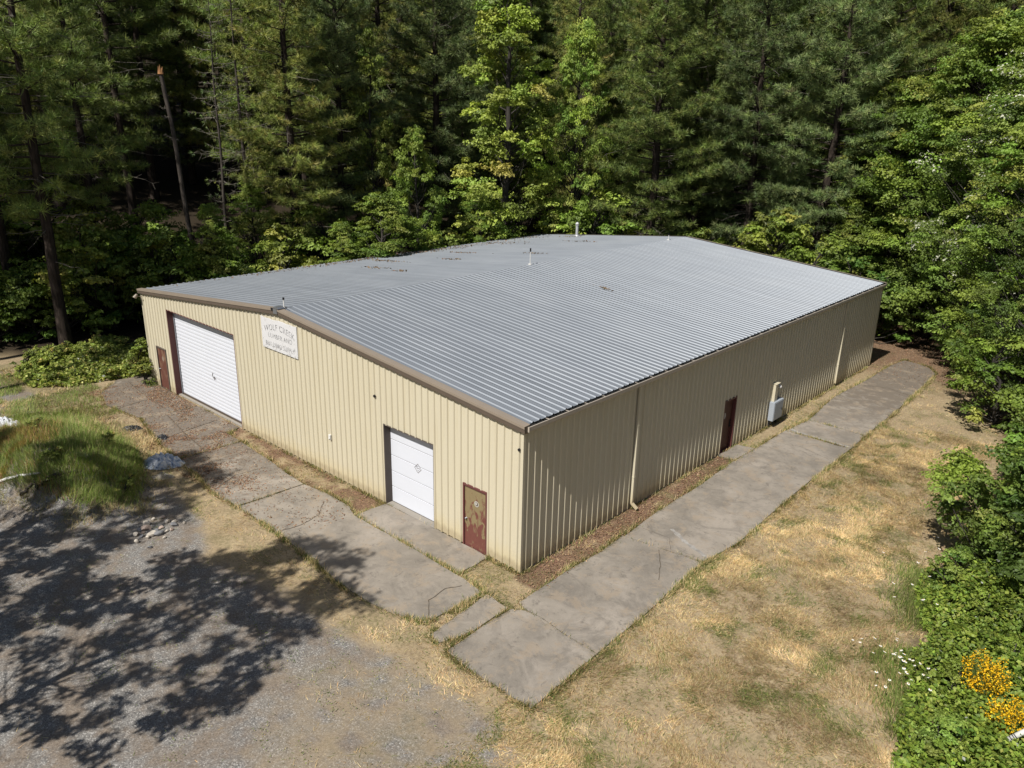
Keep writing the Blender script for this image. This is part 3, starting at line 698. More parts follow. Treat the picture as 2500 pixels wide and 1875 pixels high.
# ------------------------------------------------------------------ grass and weeds
def pal(n, rng, cols, wts, jit=.18):
    cols = np.array(cols); k = rng.choice(len(cols), n, p=np.array(wts) / sum(wts)); c = cols[k] * (1 + rng.normal(size=(n, 1)) * jit)
    return np.clip(c * (1 + rng.normal(size=(n, 3)) * .05), .005, 1)
STRAW = [(.56, .42, .22), (.45, .315, .155), (.62, .49, .29), (.32, .20, .105)]
GREEN = [(.12, .15, .035), (.16, .19, .05), (.09, .12, .03)]
def scatter(n, box, dens, rng):
    x = rng.uniform(box[0], box[1], n); y = rng.uniform(box[2], box[3], n)
    k = rng.uniform(size=n) < dens(x, y); return x[k], y[k]
def outside(x, y):
    return ~(on_conc(x, y) | inpoly(x, y, BUILD))
def dry_density(x, y):
    gr, lt, gn, wd = masks(x, y)
    nz = fbm(x * 1.3, y * 1.3, 61, 4); nz3 = fbm(x * 4, y * 4, 66, 3)
    d = (1 - gr) * (.35 + .65 * sstep(.30, .55, nz)) * (.35 + .65 * sstep(.35, .6, nz3)) * (1 - wd)
    d = d * (1 - .65 * lt) * (1 - .6 * (x < -26)) + gr * .05 * sstep(.5, .7, nz)
    d *= np.where(x < -12, .55, 1)
    low = sstep(5.2, 3.0, x + .35 * (y + 5)) * (y < -5.2 + .5 * (nz - .5))
    d = d * (1 - .72 * low)
    bare = sstep(.47, .60, fbm(x * .9 + 31, y * .9 - 12, 93, 5)); d = d * (1 - .78 * bare)
    return d * outside(x, y)
rng = np.random.default_rng(5)
def grass_obj(name, x, y, z, col, Lm, lean, wd, rng, flat=False):
    n = len(x); ang = rng.uniform(0, 2 * PI, n)
    swirl = fbm(x * .5, y * .5, 88, 3) * 2 * PI * 2
    ang = np.where(rng.uniform(size=n) < .6, swirl + rng.normal(size=n) * .6, ang)
    ln = Lm * rng.uniform(.5, 1.4, n); tl = np.clip(lean + rng.normal(size=n) * .25, .05, 1.45)
    D = np.stack([np.cos(ang) * np.sin(tl), np.sin(ang) * np.sin(tl), np.cos(tl)], 1) * ln[:, None]
    wv = np.stack([-np.sin(ang), np.cos(ang), np.zeros(n)], 1)
    V, F = blades(np.stack([x, y, z], 1), D, wv, wd)
    return npmesh(name, V, F, MAT['grass'], col)
xa, ya = scatter(700000, (3.4, 11.3, -8, 22), dry_density, rng); xb, yb = scatter(620000, (-15, 11.5, -15, 32), dry_density, rng); x = np.concatenate([xa, xb]); y = np.concatenate([ya, yb])
keep = rng.uniform(size=len(x)) < np.clip(1.6 - np.hypot(x - 13.4, y + 15.4) / 45, .35, 1); x, y = x[keep], y[keep]
gfrac = sstep(.47, .70, fbm(x * 1.3, y * 1.3, 51, 5)); isg = rng.uniform(size=len(x)) < gfrac * .6 + .08
colS = pal(len(x), rng, STRAW, [4, 3, 3, 1.2]); colG = pal(len(x), rng, GREEN + [(.25, .24, .09)], [3, 3, 2, 3])
tone = (.45 + 1.05 * fbm(x * .45, y * .45, 71, 5) + .5 * sstep(.58, .68, fbm(x * .9 + 4, y * 1.6, 73, 4)))[:, None]
dk = sstep(.48, .62, fbm(x * .6 + 9, y * .6, 75, 5))[:, None]
colS = colS * (.25 + .75 * tone) * (1 - .32 * dk) ; 
me = grass_obj('dry_grass', x, y, height(x, y), np.where(isg[:, None], colG, colS), .135, 1.28, .013, rng)
tag(link('dry_grass', me), 'matted straw coloured grass with green tufts covering the field beside the path', 'grass', kind='stuff')
# tall, loose tufts of standing grass (edges of slabs, wall foot, cracks)
ex_, ey_ = [], []
for p in ALLP:
    for i in range(len(p)):
        (x1, y1), (x2, y2) = p[i], p[(i + 1) % len(p)]; k = int(math.hypot(x2 - x1, y2 - y1) * 900)
        f_ = rng.uniform(size=k); ex_.append(x1 + (x2 - x1) * f_ + rng.normal(size=k) * .085); ey_.append(y1 + (y2 - y1) * f_ + rng.normal(size=k) * .085)
for (x1, y1, x2, y2, dn) in ((-16, -.06, -6.5, -.06, 300), (.06, -.1, .06, 12, 250), (.06, 14.2, .06, 30, 400), (-1.2, -.08, .06, -.08, 500)):
    k = int(math.hypot(x2 - x1, y2 - y1) * dn); f_ = rng.uniform(size=k); ex_.append(x1 + (x2 - x1) * f_ + rng.normal(size=k) * .06); ey_.append(y1 + (y2 - y1) * f_ + rng.normal(size=k) * .06)
x = np.concatenate(ex_); y = np.concatenate(ey_)
k = (rng.uniform(size=len(x)) < (.18 + .82 * sstep(.46, .62, fbm(x * 1.6, y * 1.6, 91, 4))) * np.where(on_conc(x, y), .30, 1.) * np.where(sum(on_conc(x + a_, y + b_).astype(int) for a_, b_ in ((.22, 0), (-.22, 0), (0, .22), (0, -.22))) >= 3, .10, 1.)) & ~inpoly(x, y, BUILD) & ~((x < -20.4) & (y > -3.4) & (rng.uniform(size=len(x)) < .6)); x, y = x[k], y[k]
c = pal(len(x), rng, GREEN + STRAW[:3], [3, 4, 2, 3, 3, 2]) * .95
me = grass_obj('edge_grass', x, y, height(x, y) + .02, c, .16, .8, .015, rng)
tag(link('edge_grass', me), 'green and straw weeds growing along the edges and joints of the concrete slabs', 'grass', kind='stuff')
# green grass at the left mound
MOUND = [(-17.6, -9.9), (-22.4, -8.6), (-25.5, -6.3), (-24, -4.4), (-21, -4.0), (-18.2, -3.9), (-15.6, -4.4), (-13.5, -5.3), (-12.2, -6.2), (-13.0, -8.0)]
def md(x, y):
    nz = fbm(x * .9, y * .9, 101, 4)
    a = inpoly(x, y, MOUND) * sstep(.30, .5, nz + .12) * sstep(0, .6, dseg(x, y, MOUND))
    b = ((x < -22) & (y < -2.2) & (y > -11) & (x > -33)) * sstep(.38, .56, nz) * .55 
    lit_ = np.exp(-((x + 21) ** 2 / 6 + (y + 5.2) ** 2 / .7))
    return np.maximum(a * (1 - .8 * lit_), b) * outside(x, y)
x, y = scatter(210000, (-33, -12, -11, -2.2), md, rng)
c = pal(len(x), rng, [(.20, .28, .06), (.27, .34, .09), (.14, .20, .05), (.42, .36, .18), (.20, .15, .09)], [4, 3, 2, 1.6, 1.2]); c = np.where((sstep(.46, .6, fbm(x * .7, y * .7, 131, 4)) * sstep(-5.5, -8, y) > rng.uniform(size=len(x)))[:, None], c * np.array([1.5, .95, 1.1]), c)
inm = inpoly(x, y, MOUND)
me = grass_obj('tall_grass', x, y, height(x, y) - .02, c, np.where(inm, .36, .22) * (.6 + .8 * fbm(x * 1.5, y * 1.5, 133, 3)), np.where(inm, .62, .8), .017, rng)
tag(link('tall_grass', me), 'tall green grass growing on the soil mound beside the gravel lot', 'grass', kind='stuff')
def rag(x, y):
    d = dseg(x, y, MOUND); return np.exp(-(d / .7) ** 2) * sstep(.42, .6, fbm(x * 2.2, y * 2.2, 161, 4)) * outside(x, y)
x, y = scatter(70000, (-27, -11, -11, -3), rag, rng)
me = grass_obj('mound_weeds', x, y, height(x, y), pal(len(x), rng, [(.17, .21, .06), (.34, .27, .14), (.42, .35, .19), (.22, .16, .10)], [2, 3, 3, 2]), .26, .9, .015, rng)
tag(link('mound_weeds', me), 'brown and green weeds straggling from the mound foot into the gravel', 'weeds', kind='stuff')
# straw and dead grass on the far left of the mound, and litter on the woodland floor
def st(x, y):
    nz = fbm(x * 1.1, y * 1.1, 111, 4)
    a = np.exp(-((x + 20.3) ** 2 / 9 + (y + 5.0) ** 2 / .9)) + .8 * np.exp(-((x + 17.6) ** 2 / 3 + (y + 3.6) ** 2 / .35)) + .3 * ((x < -26) & (y < -3)) * sstep(.4, .6, nz)
    return np.clip(a, 0, 1) * outside(x, y) * sstep(.25, .5, nz + .1)
x, y = scatter(70000, (-33, -14, -9, -2.4), st, rng)
me = grass_obj('straw', x, y, height(x, y) + .02, pal(len(x), rng, STRAW, [5, 3, 4, 1]), .25, 1.2, .02, rng)
tag(link('straw', me), 'pale flattened straw lying on the bank between mound and driveway', 'straw', kind='stuff')
# brown leaf litter flakes by the side wall and far yard
def lf(x, y):
    gr, lt, gn, wd = masks(x, y); return np.clip(lt + .5 * wd * (y > 20), 0, 1) * (~inpoly(x, y, BUILD)) * np.where(on_conc(x, y), .1 + .5 * (y > 19), 1)
x, y = scatter(90000, (-3, 10, -1, 42), lf, rng)
x2, y2 = scatter(60000, (-26, -6.5, -4, 0), lambda x, y: (.10 + .7 * sstep(.5, .65, fbm(x * 1.1, y * 1.1, 121, 4))) * sstep(-5, -14, x) * (~inpoly(x, y, BUILD)), rng)
x = np.concatenate([x, x2]); y = np.concatenate([y, y2]); n = len(x)
Nn = unit(np.stack([rng.normal(size=n) * .35, rng.normal(size=n) * .35, np.ones(n)], 1))
V, F = leaves(np.stack([x, y, height(x, y) + np.where(on_conc(x, y), .06, .035)], 1), Nn, rng.uniform(.015, .04, n), rng)
me = npmesh('leaf_litter', V, F, MAT['grass'], pal(n, rng, [(.24, .13, .08), (.34, .21, .13), (.14, .08, .05), (.42, .31, .2)], [4, 3, 4, 1.2]))
tag(link('leaf_litter', me), 'brown dead leaves and needles strewn along the foot of the walls', 'leaf litter', kind='stuff')

# ------------------------------------------------------------------ trees
PINE = [(.17, .225, .055), (.21, .265, .065), (.125, .175, .048), (.26, .285, .085)]
BLUE = [(.15, .20, .07), (.185, .235, .085), (.11, .155, .058), (.22, .26, .10)]
OLIVE = [(.22, .25, .06), (.27, .29, .075), (.16, .20, .05), (.33, .31, .10)]
def tuft_needles(C, A, rng, k, ln, wd, cols, wts):
    n = len(C); Cn = np.repeat(C, k, 0); An = np.repeat(A, k, 0)
    D = unit(An * .75 + rdir(n * k, rng)); l_ = ln * np.repeat(rng.uniform(.6, 1.25, (n, 1)), k, 0) * rng.uniform(.7, 1.2, (n * k, 1))
    wv = np.cross(D, rdir(n * k, rng)); V, F = blades(Cn + D * .02, D * l_, wv, wd)
    tc = pal(n, rng, cols, wts, .22); c = np.repeat(tc, k, 0) * rng.uniform(.8, 1.25, (n * k, 1)); return V, F, c
def conifer(seed, H, base, Rm, cols, tuft=.40, k=22, wd=.032, dens=5.6, spread=1.55, droop=-.15, bare=34, skip=.0, r0=None):
    rng = np.random.default_rng(seed); r0 = r0 or .011 * H
    zz = np.linspace(0, H, 14); bend = np.cumsum(rng.normal(size=(14, 2)) * .05, 0); trunk = np.stack([bend[:, 0], bend[:, 1], zz], 1)
    rad = r0 * (1 - zz / H) ** .8 + .02; rad[0] *= 1.25
    def tp(z): return np.array([np.interp(z, zz, trunk[:, 0]), np.interp(z, zz, trunk[:, 1]), z])
    wood = [(trunk, rad)]; C = []; A = []; dead = []
    nb = int((H - base) * dens); az = 0
    for i in range(nb):
        z = base + (H - base) * ((i + rng.uniform()) / nb); t_ = (z - base) / (H - base); az += 2.4 + rng.normal() * .5
        if rng.uniform() < skip: continue
        ln = Rm * (min(1, .55 + 1.9 * t_) * (1 - t_) ** .62 + .06) * rng.uniform(.55, 1.15)
        d0 = np.array([math.cos(az), math.sin(az), 0]); el = droop + .7 * t_ + rng.normal() * .08
        p0 = tp(z); k_ = 5; s = np.linspace(0, 1, k_)[:, None]
        P_ = p0 + d0 * ln * s * math.cos(el) + np.array([0, 0, 1.]) * (ln * s * math.sin(el) + .18 * ln * s ** 2)
        wood.append((P_, np.linspace(.02 + .012 * ln, .008, k_)))
        nt_ = max(3, int(ln / .26 * spread))
        for j in range(nt_):
            f = .25 + .75 * (j + .5) / nt_; q = p0 + (P_[-1] - p0) * f + np.array([0, 0, 1.]) * (.18 * ln * (f * f - f))
            sd_ = np.cross(d0, [0, 0, 1.]) * (1 if j % 2 else -1); tl = (1.05 - f * .6) * ln * .42 * rng.uniform(.3, 1.1)
            dirn = unit(sd_ * .8 + d0 * .55 + np.array([0, 0, rng.uniform(.0, .45)])); e = q + dirn * tl
            if tl > .35: wood.append((np.stack([q, (q + e) / 2, e]), np.array([.013, .010, .006])))
            for g_ in np.linspace(.35, 1, max(1, int(tl / .22))): C.append(q + (e - q) * g_ + rng.normal(size=3) * .05); A.append(unit(dirn + np.array([0, 0, .5])))
        C.append(P_[-1]); A.append(unit(d0 + np.array([0, 0, .5])))
    for i in range(bare):
        z = rng.uniform(.10 * H, max(base + 2, .62 * H)); az = rng.uniform(0, 2 * PI); d0 = np.array([math.cos(az), math.sin(az), rng.uniform(-.35, .15)]); ln = Rm * rng.uniform(.35, .95); p0 = tp(z)
        P_ = p0 + d0 * ln * np.linspace(0, 1, 4)[:, None] + rng.normal(size=(4, 3)) * .06 * np.linspace(0, 1, 4)[:, None]; dead.append((P_, np.linspace(.025, .008, 4)))
        for j in range(7):
            q = P_[rng.integers(1, 4)]; dead.append((np.stack([q, q + unit(d0 + rng.normal(size=3) * .7) * rng.uniform(.2, .7)]), np.array([.010, .005])))
    C = np.array(C); A = np.array(A)
    V, F, c = tuft_needles(C, A, rng, k, tuft, wd, cols, [4, 3, 4, 1.2])
    Wv, Wf = tubes(wood, 6); Dv, Df = tubes(dead, 4)
    return two_mats(Wv, Wf, Dv, Df, MAT['bark_pine'], MAT['twig_grey']), npmesh('crown', V, F, MAT['needles'], c)
LEAFY = [(.17, .24, .038), (.22, .295, .05), (.125, .19, .034), (.29, .34, .07)]
LEAFD = [(.13, .195, .036), (.17, .24, .046), (.095, .15, .03), (.22, .28, .06)]
LEAFY2 = [(.22, .275, .05), (.28, .33, .065), (.16, .21, .04), (.34, .34, .08)]
def broadleaf(seed, H, R, z0, cols, nclump=90, rc=.85, per=260, s=.085, flat=.6, white=0, sparse=1.0, low=.0, col_=1.0, r0=None, bw=1.0):
    rng = np.random.default_rng(seed); r0 = r0 or .013 * H
    zz = np.linspace(0, H * .92, 10); bend = np.cumsum(rng.normal(size=(10, 2)) * .12, 0); tr = np.stack([bend[:, 0], bend[:, 1], zz], 1)
    wood = [(tr, r0 * (1 - zz / H) ** .7 + .02)]
    lob = rng.uniform(.65, 1.25, (6, 5)); Cc = []; rcs = []
    for i in range(nclump):
        t_ = rng.uniform() ** .85; z = z0 + (H - z0) * t_; a = rng.uniform(0, 2 * PI)
        prof = math.sin(PI * min(1, .16 + .84 * t_) ** .8) ** .6 if t_ < .995 else .1
        l_ = lob[int(a / (2 * PI) * 6) % 6, int(t_ * 4.99)]
        r = R * prof * l_ * (rng.uniform(.45, 1) ** .5) * col_
        Cc.append([math.cos(a) * r + np.interp(z, zz, tr[:, 0]), math.sin(a) * r + np.interp(z, zz, tr[:, 1]), z]); rcs.append(rc * rng.uniform(.6, 1.25))
        zt_ = max(z0 * .5, z - r * .7 - .4); zt_ = min(zt_, H * .88)
        p0 = np.array([np.interp(zt_, zz, tr[:, 0]), np.interp(zt_, zz, tr[:, 1]), zt_]); p1 = np.array(Cc[-1]); mid = (p0 + p1) / 2 + np.array([0, 0, -.12 * r]) + rng.normal(size=3) * .12
        wood.append((np.stack([p0, mid, p1]), np.array([.02 + .012 * r, .02, .008]) * bw))
    Cc = np.array(Cc); rcs = np.array(rcs); n = nclump * per
    ci = np.repeat(np.arange(nclump), per); d = rdir(n, rng); d[:, 2] = np.where(d[:, 2] < -.2, -d[:, 2] * .6, d[:, 2])
    # each clump: several drooping sprays, so that its outline is ragged
    spr = rdir(nclump * 7, rng).reshape(nclump, 7, 3); spr[:, :, 2] = spr[:, :, 2] * .55 + .12; pick = spr[ci, rng.integers(0, 7, n)]
    rr_ = rcs[ci][:, None] * (rng.uniform(size=(n, 1)) ** .45)
    Pt = Cc[ci] + pick * rr_ * .95 + d * rcs[ci][:, None] * .34 * np.array([1, 1, flat])
    Pt[:, 2] -= .10 * rr_[:, 0] ** 2
    Nn = unit(d * .8 + pick * .5 + np.array([0, 0, .55]) + rng.normal(size=(n, 3)) * .55)
    V, F = leaves(Pt, Nn, s * rng.uniform(.65, 1.3, n), rng)
    cc = pal(nclump, rng, cols, [4, 4, 3, 1.5], .16)[ci] * (1 + rng.normal(size=(n, 1)) * .16)
    if white: 
        w_ = (rng.uniform(size=n) < white) & (d[:, 2] > .1); cc[w_] = (.62, .62, .50)
    Wv, Wf = tubes(wood, 6)
    return npmesh('trunk', Wv, Wf, MAT['bark_grey'], smooth=True), npmesh('crown', V, F, MAT['leaves'], np.clip(cc, .01, 1))
def twiggy(seed, H, cols, n_tw=70, Rm=2.2, lean=0., green=.25, r0=.14, top=None, cut=False):
    """half dead conifer: pale bare twigs all along a thin trunk and a few green sprays"""
    rng = np.random.default_rng(seed)
    zz = np.linspace(0, H, 12); tr = np.stack([lean * zz + .05 * np.sin(zz * .7), np.zeros(12) + .04 * np.cos(zz), zz], 1)
    rad = r0 * (1 - zz / H * (.25 if cut else .9)) + .01; wood = [(tr, rad)]; tw = []; C = []; A = []
    for i in range(n_tw):
        z = rng.uniform(.12, .98) * H; a = rng.uniform(0, 2 * PI); t_ = z / H; ln = Rm * (1.1 - t_ * .7) * rng.uniform(.4, 1.1)
        p0 = np.array([np.interp(z, zz, tr[:, 0]), 0, z]); d0 = np.array([math.cos(a), math.sin(a), rng.uniform(-.4, .2)])
        s = np.linspace(0, 1, 5)[:, None]; P_ = p0 + d0 * ln * s + np.array([0, 0, .25]) * ln * s ** 2 + rng.normal(size=(5, 3)) * .05 * s; tw.append((P_, np.linspace(.022, .006, 5)))
        for j in range(7):
            q = P_[rng.integers(1, 5)]; e = q + unit(d0 + rng.normal(size=3) * .8) * rng.uniform(.2, .8) * ln * .45; tw.append((np.stack([q, (q + e) / 2 + rng.normal(size=3) * .05, e]), np.array([.011, .008, .005])))
            if rng.uniform() < green: C.append(e); A.append(unit(d0))
    V, F = tubes(wood, 10)
    V2, F2 = tubes(tw, 4); trunk = two_mats(V, F, V2, F2, MAT['bark_snag'], MAT['twig_grey'])
    cr = None
    if C:
        V, F, c = tuft_needles(np.array(C), np.array(A), rng, 14, .26, .026, cols, [4, 3, 4, 1]); cr = npmesh('crown', V, F, MAT['needles'], c)
    return trunk, cr
def place(kind, meshes, names, x, y, h=1.0, rz=None, label='', cat='tree', group=None, sxy=None, z=None, tilt=(0, 0)):
    e = empty(kind, (x, y, float(height(x, y)) - .05 if z is None else z)); e.rotation_euler = (tilt[0], tilt[1], random.uniform(0, 6.28) if rz is None else rz)
    sxy = sxy or h; e.scale = (sxy, sxy, h); tag(e, label, cat, group)
    for me, nm in zip(meshes, names):
        if me is not None: link(nm, me, e)
    return e
TC = ('trunk', 'crown')
P1 = conifer(101, 30, 3.0, 4.7, PINE); P2 = conifer(102, 30, 4.0, 4.3, OLIVE, skip=.1); P3 = conifer(103, 30, 2.0, 4.9, BLUE)
P4 = conifer(104, 28, 7., 4.1, PINE, tuft=.5, k=19, dens=3.6, bare=26, skip=.12)      # high crown, bare lower trunk
B1 = broadleaf(201, 16, 2.9, 1.2, LEAFY2, 120, .85, 400, .075); B2 = broadleaf(202, 10, 3.2, .6, LEAFY, 95, .8, 400, .07)
B3 = broadleaf(203, 15, 4.6, 1.5, LEAFD, 170, .95, 420, .068); B4 = broadleaf(204, 14, 4.2, 1.2, LEAFY, 160, .9, 420, .068)
B5 = broadleaf(205, 15, 4.2, 2.5, LEAFY, 130, .9, 400, .068, white=.35)
SH1 = broadleaf(301, 4.2, 1.9, .2, LEAFY, 42, .6, 190, .075, r0=.05); SH2 = broadleaf(302, 3.6, 2.0, .1, LEAFD, 40, .6, 190, .08, r0=.05); SH3 = broadleaf(303, 4.5, 1.8, .2, LEAFY2, 40, .55, 190, .08, r0=.05)
T1 = twiggy(401, 22, BLUE, 95, 2.4, .015, .3); T2 = twiggy(402, 24, OLIVE, 120, 2.8, .0, .55, .2)
def at(c, D):
    """ground point at distance D on the bearing of photo column c (0..2212)"""
    dx = (c * 1.1302 - 1250) / FPX; d = CF + CR * dx + CU * ((937.5 - 620) / FPX); d = d[:2] / np.linalg.norm(d[:2]); return float(CP[0] + d[0] * D), float(CP[1] + d[1] * D)
def T(kind, ms, c, D, h, label, cat='tree', rz=None, sxy=None, group=None, tilt=(0, 0), names=TC):
    x, y = at(c, D); return place(kind, ms, names, x, y, h, rz, label, cat, group, sxy, None, tilt)
#TREES
SHADOWG = 'tall trees shading the gravel lot'
exec_forest = True
# --- left wood
T('pine_tree', P4, 108, 50, 1.05, 'tall pine with a thick dark bare trunk near the left edge of the wood', rz=.4)
T('pine_tree', P4, 15, 56, 1.0, 'leaning dark pine trunk at the far left edge of the wood', rz=2.0, tilt=(0, -.03))
T('pine_tree', P4, 215, 58, .95, 'pine with bright needle tufts left of the snapped trunk', rz=3.1)
T('pine_tree', P4, 300, 66, 1.05, 'tall dark pine trunk between the two left pines and the snapped trunk', rz=4.2)
T('pine_tree', P2, 150, 72, 1.1, 'dense olive pine deep in the left wood behind the thick bare trunk')
T('pine_tree', P4, 350, 76, 1.1, 'dark slender pine directly behind the snapped trunk')
T('pine_tree', P4, 560, 66, 1.1, 'grey barked pine with dead lower branches behind the lichen covered conifer', rz=1.2)
T('pine_tree', P2, 640, 58, .98, 'broad olive yellow pine right of the dead conifers, left of centre', rz=.3, sxy=1.05)
T('pine_tree', P3, 745, 62, 1.0, 'bluish green pine just right of the olive yellow pine')
T('pine_tree', P2, 830, 72, 1.15, 'dark pine behind the narrow light green maple, left side')
T('pine_tree', P3, 940, 68, 1.1, 'dark green pine left of the tall yellow green maple')
e = T('dead_snag', (twiggy(411, 15.6, BLUE, 12, 1.5, -.066, 0, .15, cut=True)[:1]), 430, 55, 1.0, 'snapped bare tree trunk with an orange broken top standing in front of the dark wood', rz=math.radians(48), names=('trunk',))
m_ = MB(); rr = random.Random(3)
for i in range(9):
    a = 2 * PI * i / 9; m_.cyl((15.6 * -.066 + .05 * math.sin(10.9) + .12 * math.cos(a), .04 * math.cos(15.6) + .12 * math.sin(a), 15.45), (15.6 * -.066 - .04 + .13 * math.cos(a), -.04 + .13 * math.sin(a), 15.7 + rr.uniform(0, .35)), .07, .01, 5)
m_.build('broken_top', simple('fresh_split_wood', (.45, .23, .10), .8), e)
T('dead_conifer', T1, 492, 58, .95, 'thin half dead conifer with pale lichen twigs right of the snapped trunk', rz=1.0, names=('trunk', 'crown'))
T('dead_conifer', T2, 545, 60, .92, 'taller bushy conifer full of grey dead twigs left of the olive yellow pine', rz=2.0, names=('trunk', 'crown'))
# --- light broadleaf columns and centre
T('maple_tree', B1, 1085, 60, 1.42, 'tall narrow yellow green maple behind the middle of the roof', rz=.2)
T('maple_tree', B1, 810, 61, 1.2, 'narrow light green maple rising left of the dark gap', rz=1.5, sxy=.6)
T('maple_tree', B4, 1235, 63, 1.42, 'rounded bright green maple between the yellow green maple and the large pine', sxy=.75, rz=.5)
T('maple_tree', B4, 1040, 57, .62, 'low bright maple below the yellow green maple', sxy=.5)
T('maple_tree', B2, 905, 53.5, 1.22, 'light green maple with layered arching branches beyond the left eave', sxy=.72, rz=2.4)
T('maple_tree', B2, 820, 50.5, .84, 'bushy light maple hanging over the left edge of the roof', sxy=1.05, rz=.6)
T('maple_tree', B2, 735, 51, .66, 'low green maple at the left end of the bushes along the left eave', sxy=.6)
T('maple_tree', B4, 555, 58, .62, 'green maple under the dead conifers', sxy=.5)
T('maple_tree', B2, 455, 54, .75, 'dim green maple at the foot of the snapped trunk', sxy=.6)
T('pine_tree', P2, 1235, 76, 1.0, 'brown barked pine rising behind the rounded bright maple')
T('pine_tree', P1, 1400, 62, 1.0, 'large full pine right of centre reaching down to the roof line', rz=.9, sxy=1.12)
T('pine_tree', P1, 1480, 67, 1.0, 'green pine close behind the right shoulder of the large full pine')
T('pine_tree', P3, 1600, 64, 1.0, 'bluish pine in the right middle beside the dark gap', rz=1.4, sxy=1.1)
T('pine_tree', P1, 1690, 68, 1.05, 'dense green pine between two bluish pines right of the dark gap')
T('pine_tree', P3, 1760, 62, .98, 'bluish pine with dead lower branches above the far end of the roof', rz=3.0, sxy=1.1)
T('pine_tree', P1, 1860, 66, 1.0, 'green pine standing left of the big right broadleaf trees', rz=.1)
T('pine_tree', P2, 1960, 74, 1.15, 'olive pine seen over the top of the right broadleaf trees')
T('pine_tree', P1, 2080, 72, 1.1, 'green pine behind the right broadleaf trees near the corner')
T('pine_tree', P2, 2190, 70, 1.05, 'olive pine at the far right behind the white blossoming tree')
# --- right broadleaf wall
T('oak_tree', B4, 1915, 62, 1.15, 'bright oak leaning out at the left end of the right hand trees')
T('oak_tree', B3, 2020, 62, 1.2, 'dark green oak behind the far corner of the yard')
T('oak_tree', B4, 2065, 60, 1.4, 'tall bright oak above the far corner of the yard')
T('oak_tree', B5, 2205, 54, 1.25, 'tree with pale white blossom at the upper right edge')
T('oak_tree', B3, 2150, 53, 1.05, 'dark oak overhanging the right end of the concrete path')
T('oak_tree', B4, 2235, 48, 1.0, 'bright oak at the right edge beyond the field', rz=1.0)
T('oak_tree', B3, 1965, 66, .95, 'shaded oak beyond the back corner of the warehouse')
T('oak_tree', B3, 2275, 42, .72, 'dark oak at the right edge above the field', sxy=.6)
T('oak_tree', B2, 1830, 60, .78, 'bright rounded tree just beyond the right part of the roof')
# --- shrubs along the back of the roof
SG = 'young bushes behind the roof line'
for c, D, ms, h, lb in ((985, 55, SH3, 1.3, 'young bright bush left of the yellow green maple foot'), (1065, 58, SH1, 1.35, 'green bush at the foot of the yellow green maple'), (1150, 61, SH2, 1.3, 'dark young bush left of the stove pipe'), (1225, 62, SH3, 1.5, 'yellow green bush behind the stove pipe'), (1335, 62, SH3, 1.45, 'bright bush right of the stove pipe below the large full pine'), (1290, 63, SH1, 1.9, 'tallest bush behind the stove pipe'),
                        (1440, 62, SH2, 1.4, 'dark bush under the large full pine'), (1520, 61.5, SH1, 1.3, 'green bush behind the back ridge end'), (1590, 60.5, SH1, 1.3, 'green bush just right of the back ridge end'), (1650, 59.5, SH3, 1.5, 'bright bush beyond the upper right roof slope'), (1720, 57, SH3, 1.7, 'yellow green bush beyond the middle of the right rake'), (1790, 56, SH1, 1.5, 'leafy bush beyond the lower right rake'), (1860, 55, SH2, 1.5, 'dark bush beyond the far right roof corner'), (1905, 54, SH2, 1.3, 'dark bush hugging the far right corner of the warehouse')):
    T('bush', ms, c, D, h, lb, 'bush', group=SG)
# --- dim undergrowth, left wood
UG = 'dim undergrowth in the left wood'
rr = random.Random(12)
for i in range(34):
    c = rr.uniform(-60, 720); D = rr.uniform(50, 64); x, y = at(c, D)
    if x > -29.5 or (x > -37 and y < 4.5): continue
    T('undergrowth_bush', (SH1, SH2, SH3, SH2)[i % 4], c, D, rr.uniform(.9, 1.7), 'leafy undergrowth bush in the dim wood left of the warehouse', 'bush', group=UG)
# --- bushes at the foot of the right hand trees
RB = 'bushes at the foot of the right hand trees'
for i, (c, D) in enumerate(((1935, 61), (1985, 61), (2040, 60.5), (2085, 58), (2125, 54), (2160, 50), (2205, 46), (2245, 41), (2060, 64), (2170, 55), (2235, 50))):
    T('understory_bush', (SH2, SH1)[i % 2], c, D, rr.uniform(.75, 1.15), 'leafy bush at the foot of the right hand trees', 'bush', group=RB)
# --- trees behind the first rows
BG = 'pines deep in the wood behind the first row'
for i in range(100):
    c = -80 + 2400 * (i + rr.uniform(0, 1)) / 100; D = rr.uniform(76, 108)
    T('distant_pine', (P1, P2, P3, P4 if c < 900 else P1)[rr.randrange(4)], c, D, rr.uniform(.85, 1.15), 'pine standing deep in the wood behind the first row of trees', group=BG)
# --- trees outside the frame on the left whose shade falls on the wood and the lot
for i, (x, y, h) in enumerate(((-43, -12, 1.0), (-56, -13, 1.1), (-66, -8, 1.1))):
    place('pine_tree', (P1, P3, P4)[i % 3], TC, x, y, h, label='pine at the left margin of the wood beyond the mound', cat='tree', group='pines at the left margin')
P5 = conifer(105, 28, 15., 4.7, PINE, k=16, bare=10)
for x, y, h in ((-29.3, -10.9, 1.0), (-34.5, -11.6, 1.04), (-39.8, -11.0, 1.0), (-46, -10, 1.05)):
    place('pine_tree', P5, TC, x, y, h, label='high crowned pine at the left margin of the wood beyond the mound', cat='tree', group='high crowned pines at the left margin')
TS1 = broadleaf(501, 13, 4.0, 5.6, LEAFD, 92, .72, 130, .11, r0=.13, bw=.35); TS2 = broadleaf(502, 18, 4.4, 6.0, LEAFD, 115, .75, 130, .11, r0=.15, bw=.35)
place('shade_tree', TS1, TC, -4.7, -16.5, 1.2, rz=.4, sxy=.96, label='tall tree standing at the near edge of the gravel lot', group=SHADOWG)
